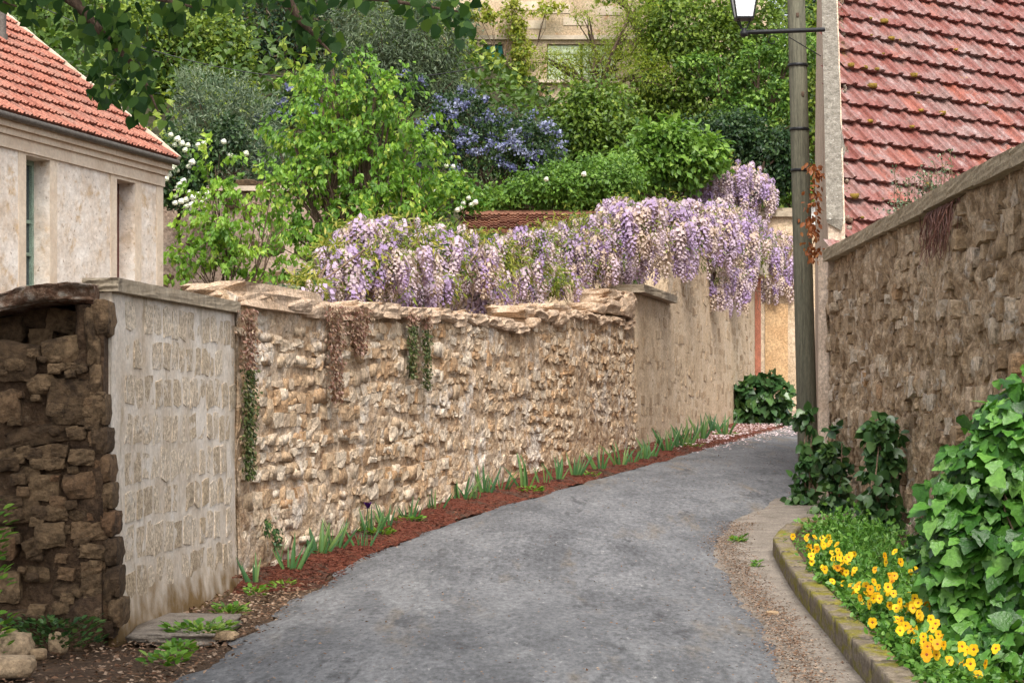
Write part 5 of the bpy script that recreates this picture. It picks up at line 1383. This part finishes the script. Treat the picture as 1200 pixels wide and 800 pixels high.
UY = 72.0
def ub(mb, x0, x1, y0, y1, d0, d1):
    a, b = P(x0, y1, UY), P(x1, y0, UY)
    return mb.box(((a[0] + b[0]) / 2, UY + (d0 + d1) / 2, (a[2] + b[2]) / 2), ((b[0] - a[0]) / 2, 0, 0), (0, (d1 - d0) / 2, 0), (0, 0, (b[2] - a[2]) / 2))
root = thing('upper_house', 'stone house with closed shutters up on the wooded hillside', 'house', P(650, 140, UY))
ws = MB()
for (x0, x1, y0, y1) in [(500, 566, -110, 97), (566, 590, -110, 52), (590, 641, -110, 97), (641, 722, -110, 52), (722, 900, -110, 97), (500, 900, 97, 200)]: ub(ws, x0, x1, y0, y1, 0, 0.4)
obj('wall', ws, M['upwall'], root)
for (x0, x1, mk, nm) in [(567, 589, 'teal', 'teal'), (642, 680, 'palegreen', 'pale'), (683, 721, 'palegreen', 'pale')]:
    s = obj('shutter', ub(MB(), x0, x1, 53, 96, 0.1, 0.16), M[mk], root)
    npk = 3 if mk == 'teal' else 5
    for k in range(npk):
        a = x0 + (x1 - x0) * k / npk
        obj('board', ub(MB(), a + 0.5, a + (x1 - x0) / npk - 0.5, 54, 95, 0.06, 0.098), M[mk], s)
    obj('batten', ub(MB(), x0 + 0.3, x1 - 0.3, 60, 63, 0.03, 0.058), M[mk], s)
    obj('batten', ub(MB(), x0 + 0.3, x1 - 0.3, 84, 87, 0.03, 0.058), M[mk], s)
obj('sill', ub(MB(), 588, 726, 94.5, 98, -0.2, -0.003), M['trim'], root)
obj('string_course', ub(MB(), 560, 760, 42, 47, -0.12, -0.003), M['trim'], root)
for k, (x0, x1, y0, y1) in enumerate([(605, 632, 2, 12), (640, 668, 6, 16), (660, 690, 20, 30), (700, 730, 8, 18), (612, 640, 24, 34)]):
    obj('stone_course', ub(MB(), x0, x1, y0, y1, -0.02, -0.003), M['trim'], root)
ub2 = MB(); a = P(490, -112, UY); b = P(910, -112, UY)
V = [(a[0], UY - 0.5, a[2]), (b[0], UY - 0.5, b[2]), (b[0], UY + 4, b[2] + 3), (a[0], UY + 4, a[2] + 3), (b[0], UY + 8.5, b[2]), (a[0], UY + 8.5, a[2])]
V2 = [(x, y, z - 0.15) for x, y, z in V]
ub2.add(V, [(0, 1, 2, 3), (3, 2, 4, 5)]); ub2.add(V2, [(3, 2, 1, 0), (5, 4, 2, 3)])
obj('roof', ub2, M['browntile'], root)
obj('side_wall', MB().box((a[0] + 0.45, UY + 4, a[2] - 3), (0.15, 0, 0), (0, 3.5, 0), (0, 0, 3.6)).box((b[0] - 0.45, UY + 4, a[2] - 3), (0.15, 0, 0), (0, 3.5, 0), (0, 0, 3.6)), M['upwall'], root)

c = P(935, 262, 66)
root = thing('far_cottage', 'small far cottage with white gable and brown roof behind the gate pier', 'cottage', (c[0], 68, 0.5))
obj('wall', MB().box((c[0] + 0.6, 68, 3.2), (1.6, 0, 0), (0, 1.5, 0), (0, 0, 2.9)), M['tallwall'], root)
obj('gable', MB().add([(c[0] - 1.0, 66.45, 6.1), (c[0] + 2.2, 66.45, 6.1), (c[0] + 1.2, 66.45, 7.2)], [(0, 1, 2)]), M['whitewall'], root)
obj('roof', MB().box((c[0] - 0.3, 68, 6.6), (0.95, 0, 0.5), (0, 1.8, 0), (-0.03, 0, 0.06)), M['browntile'], root)

# ---------------------------------------------------------------- shrubs and trees of the background
rng = np.random.default_rng(131)
def tree(name, label, cat, lobes, n, size, mat, tmpl=LEAF4, per=22, spread=0.26, shell=0.55, droop=0.5, up=0.6, trunk=0.09, base=None, group=None, rough=0.4, bark='bark', sub=3, shoot=0.0):
    L = np.array(lobes); c = L[:, :3].mean(0)
    if base is None: base = (c[0], c[1], L[:, 2].min() - L[:, 5].max() - 1.0)
    o = thing(name, label, cat, base, group)
    obj('crown', foliage(lobes, n, size, tmpl, rng, per, spread, shell, droop, up, rough, shoot=shoot), M[mat], o)
    obj('trunk', branches(MB(), base, lobes, trunk, rng, sub), M[bark], o)
    return o
tree('cherry_tree', 'bright light-green young tree with tiered drooping leaves in the garden', 'tree',
     pxl([(420, 118, 45, 36), (375, 110, 30, 30), (385, 155, 45, 40), (455, 150, 45, 42), (345, 165, 25, 25), (410, 205, 62, 48), (480, 205, 34, 34), (350, 215, 36, 34), (372, 265, 44, 36), (440, 255, 44, 34), (505, 235, 26, 20), (390, 80, 18, 16), (440, 92, 18, 18), (345, 295, 26, 24)], 37.5), 9500, 0.12, 'l_light', LEAF4, 20, 0.2, 0.4, 1.1, 0.5, 0.1, P(410, 330, 37.5) * [1, 1, 0] + [0, 0, -0.3], rough=0.7, shoot=0.75, sub=5)
tree('cherry_sapling', 'smaller light-green sapling in front of the stained terrace wall', 'tree',
     pxl([(252, 195, 20, 20), (250, 225, 18, 22), (262, 260, 22, 34), (292, 232, 22, 12), (318, 222, 18, 12), (225, 288, 30, 16), (262, 305, 26, 28), (300, 310, 36, 22), (235, 320, 26, 20), (320, 262, 22, 12), (210, 315, 14, 14)], 35), 2500, 0.115, 'l_light', LEAF4, 22, 0.24, 0.3, 1.1, 0.5, 0.04, P(262, 345, 35) * [1, 1, 0] + [0, 0, -0.3], rough=0.6, shoot=0.6)
o = tree('snowball_bush', 'green bush covered with round white flower balls above the terrace wall', 'bush',
     pxl([(210, 180, 24, 26), (215, 225, 26, 20), (190, 205, 20, 30), (240, 190, 20, 30), (270, 165, 20, 26)], 41.0), 3200, 0.11, 'l_dark', LEAF4, 18, 0.3, trunk=0.04, base=P(205, 250, 41.9))
ballV, ballF = rock(999, 60, 0.0, 6); ballV = unit(ballV) * (1 + 0.16 * np.random.default_rng(5).normal(size=(len(ballV), 1)))
ballm = MB().add(ballV, ballF).mesh('flower_ball', M['f_white'], False)
for (px, py) in [(208, 163), (213, 168), (220, 170), (232, 170), (205, 170), (217, 176), (200, 158), (239, 168), (225, 190), (221, 195), (204, 194), (198, 205), (202, 197), (208, 200), (194, 209), (215, 212), (208, 220), (212, 224), (216, 220), (206, 230), (212, 236), (218, 242), (224, 240), (228, 236), (236, 238), (240, 232), (232, 228), (226, 231), (242, 226), (205, 238), (222, 225), (210, 216), (270, 182), (288, 180), (262, 166), (225, 246), (218, 234), (243, 244)]:
    s = rng.uniform(0.04, 0.062)
    inst('flower_ball', ballm, o, frame_m(P(px, py, 40.5 + rng.uniform(-0.2, 0.2)), (s, 0, 0), (0, s, 0), (0, 0, s)))
tree('silver_shrub', 'tall silvery narrow-leaved shrub above the terrace wall', 'shrub', pxl([(255, 125, 40, 40), (240, 160, 40, 30), (300, 185, 40, 40), (285, 140, 40, 40), (230, 105, 22, 30), (330, 200, 30, 25)], 45), 9000, 0.13, 'l_silver', NARROW, 18, 0.26, 0.5, -0.4, 0.3, 0.06)
def ceanothus(label, lob, Y, n, nb):
    L = pxl(lob, Y); o = tree('ceanothus', label, 'shrub', L, n, 0.09, 'l_dark', LEAF4, 22, 0.25, 0.55, 0.2, 0.6, 0.07)
    pos, out, cr = crown_pts(L, int(nb * 1.5), rng, 34, 0.10, 0.9, 0.4)
    k = (out[:, 1] < 0.4) & (out[:, 2] > -0.6); pos, cr = pos[k], cr[k]; pos[:, 1] -= 0.1
    m = len(pos)
    obj('blossom', MB().add(*leaves(pos, rng.normal(size=(m, 3)), rng.normal(size=(m, 3)) + [0, -0.6, 0.6], 0.052 * rng.uniform(.6, 1.3, m), PETAL, np.clip(cr * .6 + .4 * rng.random(m), 0, .99))), M['f_blue'], o, False, 'stuff')
ceanothus('large blue-flowered shrub on the slope above the green hedge', [(605, 165, 46, 36), (570, 175, 40, 36), (540, 140, 36, 32), (635, 175, 26, 28), (545, 122, 26, 16), (600, 195, 40, 18), (515, 165, 26, 40)], 47, 8000, 4600)
ceanothus('blue-flowered shrub half hidden behind the light-green young tree', [(315, 150, 22, 30), (345, 125, 26, 22), (320, 185, 18, 26), (480, 100, 20, 14)], 46, 4200, 1500)
tree('olive_tree', 'grey-green fine-leaved tree rising behind the light-green young tree', 'tree', pxl([(440, 40, 50, 40), (500, 45, 46, 44), (515, 95, 26, 26), (470, 90, 46, 40), (420, 85, 40, 36), (520, 125, 34, 30)], 52), 15000, 0.15, 'l_olive', NARROW, 22, 0.26, trunk=0.12)
tree('conifer', 'dark conifer with brownish twigs standing above the orange roof', 'tree', pxl([(300, 30, 50, 44), (345, 60, 44, 40), (310, 95, 44, 36), (375, 30, 40, 40), (360, 100, 36, 30)], 60), 15000, 0.2, 'l_conifer', NARROW, 24, 0.24, droop=0.2, trunk=0.16)
tree('ivy_tree', 'ivy-clad tree between the dark conifer and the orange roof', 'tree', pxl([(200, 65, 44, 44), (240, 45, 40, 46), (185, 110, 34, 34), (225, 100, 34, 34), (265, 75, 30, 40), (160, 40, 40, 40)], 56), 13000, 0.15, 'l_mid', LEAF4, 22, 0.25, trunk=0.14)
tree('back_tree', 'dense green tree at the top of the slope behind the orange roof', 'tree', pxl([(60, 20, 70, 50), (120, 0, 60, 50), (0, 20, 60, 60), (150, 70, 40, 40)], 66), 8000, 0.2, 'l_mid', trunk=0.18)
o = tree('ivy_hedge', 'bright green leafy hedge growing over the brown shed roof', 'hedge', pxl([(560, 240, 22, 9), (590, 232, 30, 15), (625, 224, 34, 20), (662, 218, 36, 24), (700, 212, 32, 26), (728, 210, 22, 26), (690, 236, 26, 12)], 43.3, 1.0), 10500, 0.1, 'l_ivyhedge', LEAF4, 20, 0.3, 0.55, 0.5, 0.7, 0.04)
tree('rose_bush', 'small rose bush with a few white blooms beside the green hedge', 'rose', pxl([(540, 225, 18, 22), (525, 215, 14, 18), (555, 240, 14, 10), (505, 245, 16, 14)], 41.6), 1500, 0.1, 'l_weed', LEAF4, 14, 0.3, trunk=0.02)
ro = bpy.data.objects['rose_bush']
for (px, py) in [(523, 194), (531, 195), (549, 232), (543, 238), (552, 240), (557, 237), (536, 246), (541, 243), (510, 225), (640, 210), (684, 204)]:
    s = rng.uniform(0.04, 0.055); inst('bloom', ballm, ro, frame_m(P(px, py, 41.3), (s, 0, 0), (0, s, 0), (0, 0, s)))
G = 'trees on the wooded slope behind the wisteria'
tree('broadleaf_tree', 'bushy green tree on the slope beside the blue-flowered shrub', 'tree', pxl([(690, 150, 40, 34), (665, 185, 30, 24), (715, 165, 40, 36), (735, 190, 30, 24), (700, 120, 40, 26)], 56), 11000, 0.15, 'l_mid', per=22, trunk=0.1)
tree('locust_tree', 'feathery yellow-green tree veiling the shutters of the upper house', 'tree', pxl([(640, 68, 26, 10), (670, 86, 34, 12), (735, 40, 26, 30), (700, 60, 26, 14), (725, 80, 30, 26), (760, 90, 26, 30), (690, 20, 20, 10), (745, 10, 26, 18), (655, 75, 30, 14), (690, 70, 24, 12)], 67), 7500, 0.13, 'l_yellow', NARROW, 18, 0.3, 0.4, 0.4, 0.8, 0.14)
tree('house_creeper', 'yellow-green creeper climbing over the upper house beside the teal shutter', 'creeper', pxl([(600, 20, 14, 24), (612, 60, 8, 30), (560, 15, 18, 10), (640, 10, 22, 8), (608, 90, 10, 8)], 71.4, 0.3), 2300, 0.15, 'l_yellow', LEAF4, 14, 0.3, trunk=0.05)
tree('broadleaf_tree', 'tall fresh green tree rising behind the street lantern', 'tree', pxl([(800, 30, 50, 40), (850, 60, 46, 44), (790, 90, 46, 40), (830, 115, 44, 36), (880, 30, 40, 40), (900, 90, 30, 44), (775, 140, 40, 30)], 68), 20000, 0.17, 'l_mid', trunk=0.2)
tree('broadleaf_tree', 'yellowish-green tree whose layered boughs spread between lantern and pole', 'tree', pxl([(870, 130, 36, 22), (905, 110, 28, 20), (850, 95, 30, 14), (915, 150, 26, 26), (890, 70, 30, 18), (930, 60, 26, 30), (820, 75, 26, 12)], 64), 8000, 0.15, 'l_ivyhedge', per=26, spread=0.2, trunk=0.14)
tree('broadleaf_tree', 'dark tree low on the slope directly behind the wisteria head on the pier', 'tree', pxl([(900, 175, 34, 30), (860, 160, 34, 26), (925, 200, 24, 26), (820, 165, 34, 26)], 62), 9000, 0.15, 'l_dark', trunk=0.12)
tree('elder_bush', 'pale green large-leaved bush just above the wisteria on the tall wall', 'bush', pxl([(760, 190, 36, 26), (800, 190, 30, 30), (735, 205, 26, 22), (780, 165, 34, 22), (830, 185, 20, 24)], 53), 5200, 0.19, 'l_ivyhedge', LEAF4, 12, 0.26, trunk=0.06)
tree('tall_tree', 'tall straight-trunked tree beside the upper house', 'tree', pxl([(757, -60, 60, 40), (800, -30, 40, 30), (720, -30, 40, 26), (770, 0, 26, 18)], 69, 1.0), 6000, 0.18, 'l_light', base=P(758, 130, 69), trunk=0.27)
tree('yard_bush', 'clipped bright green bush behind the gate pier above the far cottage', 'bush', pxl([(925, 225, 14, 10), (938, 228, 14, 10), (912, 228, 10, 8)], 64, 1.0), 1800, 0.12, 'l_ivyhedge', trunk=0.05)
tree('back_tree', 'tall dark tree filling the gap between the pole and the red roof', 'tree', pxl([(950, -10, 40, 40), (960, 60, 40, 50), (945, 130, 30, 50), (1000, 20, 50, 50)], 95, 1.0), 9000, 0.28, 'l_dark', trunk=0.25)
tree('back_tree', 'dense tree at the crest of the slope behind the utility pole', 'tree', pxl([(960, 40, 60, 60), (930, 120, 46, 50), (1000, 120, 60, 60), (960, 190, 40, 40)], 82, 1.0), 8000, 0.22, 'l_mid', trunk=0.2)
for px in (835, 775, 690, 330, 250, 560): pass
# ground cover on the hillside
n = 150000
x = rng.uniform(-24, 36, n); v = rng.random(n) ** 0.8 * 60
y = 43.6 + 2 * np.clip(x + 2, 0, 60) + v
bz = np.interp(x, [-6, 2, 7, 40], [4.4, 3.6, 0.5, 1.5]); z = bz + np.minimum(v * 0.34, 24 + v * .03) + rng.random(n) ** 1.5 * 4.5 * np.clip(v / 6, 0.1, 1) * (np.abs(x - 2) > 0) * (0.3 + 0.7 * ((y > 76) | (np.abs(600 + FPX * x / y - 640) > 110))) * fbm(np.stack([x * .5, y * .5, 0 * x], -1), 2, 3)
pos = np.stack([x, y, z], -1)
tag(obj('undergrowth', MB().add(*leaves(pos, rng.normal(size=(n, 3)) + [0, -.4, -.1], rng.normal(size=(n, 3)) * .5 + [0, -.5, .8], 0.26 * rng.uniform(.6, 1.3, n), LEAF4, np.clip(fbm(pos * .4, 2, 8) * .8 + .2 * rng.random(n), 0, .99))), M['l_mid'], None, False, 'stuff'), 'tangled green undergrowth covering the steep slope', 'undergrowth')
# green tops on the near mound and behind the walls
tree('sedum_mat', 'low greyish mat of sedum growing behind the near end of the rubble wall', 'plant', pxl([(290, 342, 24, 5), (325, 344, 22, 5), (265, 346, 14, 4)], 18.6, 1.2), 1500, 0.05, 'l_olive', trunk=0.01, base=P(295, 352, 18.6))

# ---------------------------------------------------------------- overhanging linden branch at the top left
rng = np.random.default_rng(141)
base = np.array([-5.2, 8.6, float(zg(8.6)) - 0.05])
o = thing('linden_tree', 'linden tree whose leafy branch hangs in over the left house', 'tree', base)
tr = MB(); 
tr.tube([base, base + [0.05, 0, 1.6], base + [0.2, 0.1, 3.4], base + [0.4, 0.1, 5.0]], [0.28, 0.22, 0.19, 0.14], 12)
YB = 9.3
limbs = [[(-700, -200), (-200, -80), (40, -30), (90, 5), (125, 45), (165, 85), (185, 130)], [(40, -30), (200, -25), (330, -12), (450, 0), (545, 15)], [(330, -12), (352, 25), (388, 62)], [(-200, -80), (-60, -20), (20, 8)], [(40, -30), (150, -10), (240, 12)]]
for l in limbs:
    pts = [P(x, y, YB) for x, y in l]; tr.tube(pts, np.linspace(0.03 if l[0][0] > -700 else 0.05, 0.004, len(pts)), 6)
obj('trunk', tr, M['bark'], o, True)
lm = [MB().add(tv_, tf_).mesh('leaf', M['l_linden'], True) for tv_, tf_ in ((HEART[0], HEART[1]), (HEART[0] * np.array([1.1, .95, 1.8]), HEART[1]), (HEART[0] * np.array([.9, 1.05, -1.0]), HEART[1]))]
spots = [(130, 40, 38, 30, 55), (150, 80, 24, 30, 36), (172, 120, 14, 26, 20), (112, 105, 14, 18, 9), (125, 120, 14, 10, 10), (60, 4, 34, 12, 20), (10, 4, 24, 10, 12), (35, 26, 8, 14, 6), (240, 4, 50, 12, 26), (300, 0, 40, 9, 12), (350, 22, 20, 22, 20), (365, 42, 16, 14, 9), (395, 62, 7, 14, 5), (385, 80, 8, 5, 2), (440, 0, 46, 10, 16), (490, 18, 20, 12, 10), (530, 20, 24, 20, 20), (545, 38, 12, 12, 7), (200, 30, 14, 22, 9), (190, 150, 8, 8, 3)]
nlf, more = 0, MB()
for (cx, cy, rx, ry, n) in spots:
    for k in range(int(n * 1.9)):
        Y = YB + rng.normal(0, 0.25); p = P(cx + rng.normal(0, rx * 0.6), cy - 8 + rng.normal(0, ry * 0.6), Y)
        a = unit(np.array([rng.normal(0, 0.6), rng.normal(0, 0.55), -1.0 + abs(rng.normal(0, 0.35))])); nr = np.array([rng.normal(0, 0.8), rng.normal(-0.6, 0.6), 0.4 + rng.normal(0, 0.5)])
        sd = unit(np.cross(a, nr)); nn = np.cross(sd, a); s = rng.uniform(0.042, 0.068)
        nlf += 1
        if nlf % 20 < 9: inst('leaf', lm[rng.integers(3)], o, frame_m(p, sd * s, a * s, nn * s))
        else: more.add(*leaves(p[None], a[None], nr[None], s, HEART, rng.random() * 0.99))
obj('crown', foliage(mb=more, lobes=[(-4.2, 9.4, 5.3, 2.6, 2.4, 1.5), (-2.4, 9.6, 4.7, 2.2, 2.0, 1.1), (-0.9, 9.4, 4.4, 1.5, 1.4, 0.8), (-4.8, 8.4, 6.3, 2.6, 2.6, 1.8), (-2.6, 7.8, 5.6, 2.4, 2.2, 1.4), (-6.5, 9, 4.7, 1.8, 1.8, 1.2), (-3.0, 7.0, 4.3, 2.2, 1.8, 0.9), (-4.5, 6.0, 4.7, 2.2, 2.2, 1.3), (-1.2, 7.2, 4.5, 1.8, 1.6, 0.8)], n=15000, size=0.12, tmpl=HEART, rng=rng, per=14, spread=0.25, shell=0.3, droop=0.8, up=0.5), M['l_linden'], o, True, 'stuff')  # unseen lobes overhead, extended towards the camera to keep sun off the hanging leaves
print('objects', len(bpy.data.objects), 'tris', sum(sum(len(p.vertices) - 2 for p in []) for m in bpy.data.meshes), 'faces', sum(len(m.polygons) for m in bpy.data.meshes))
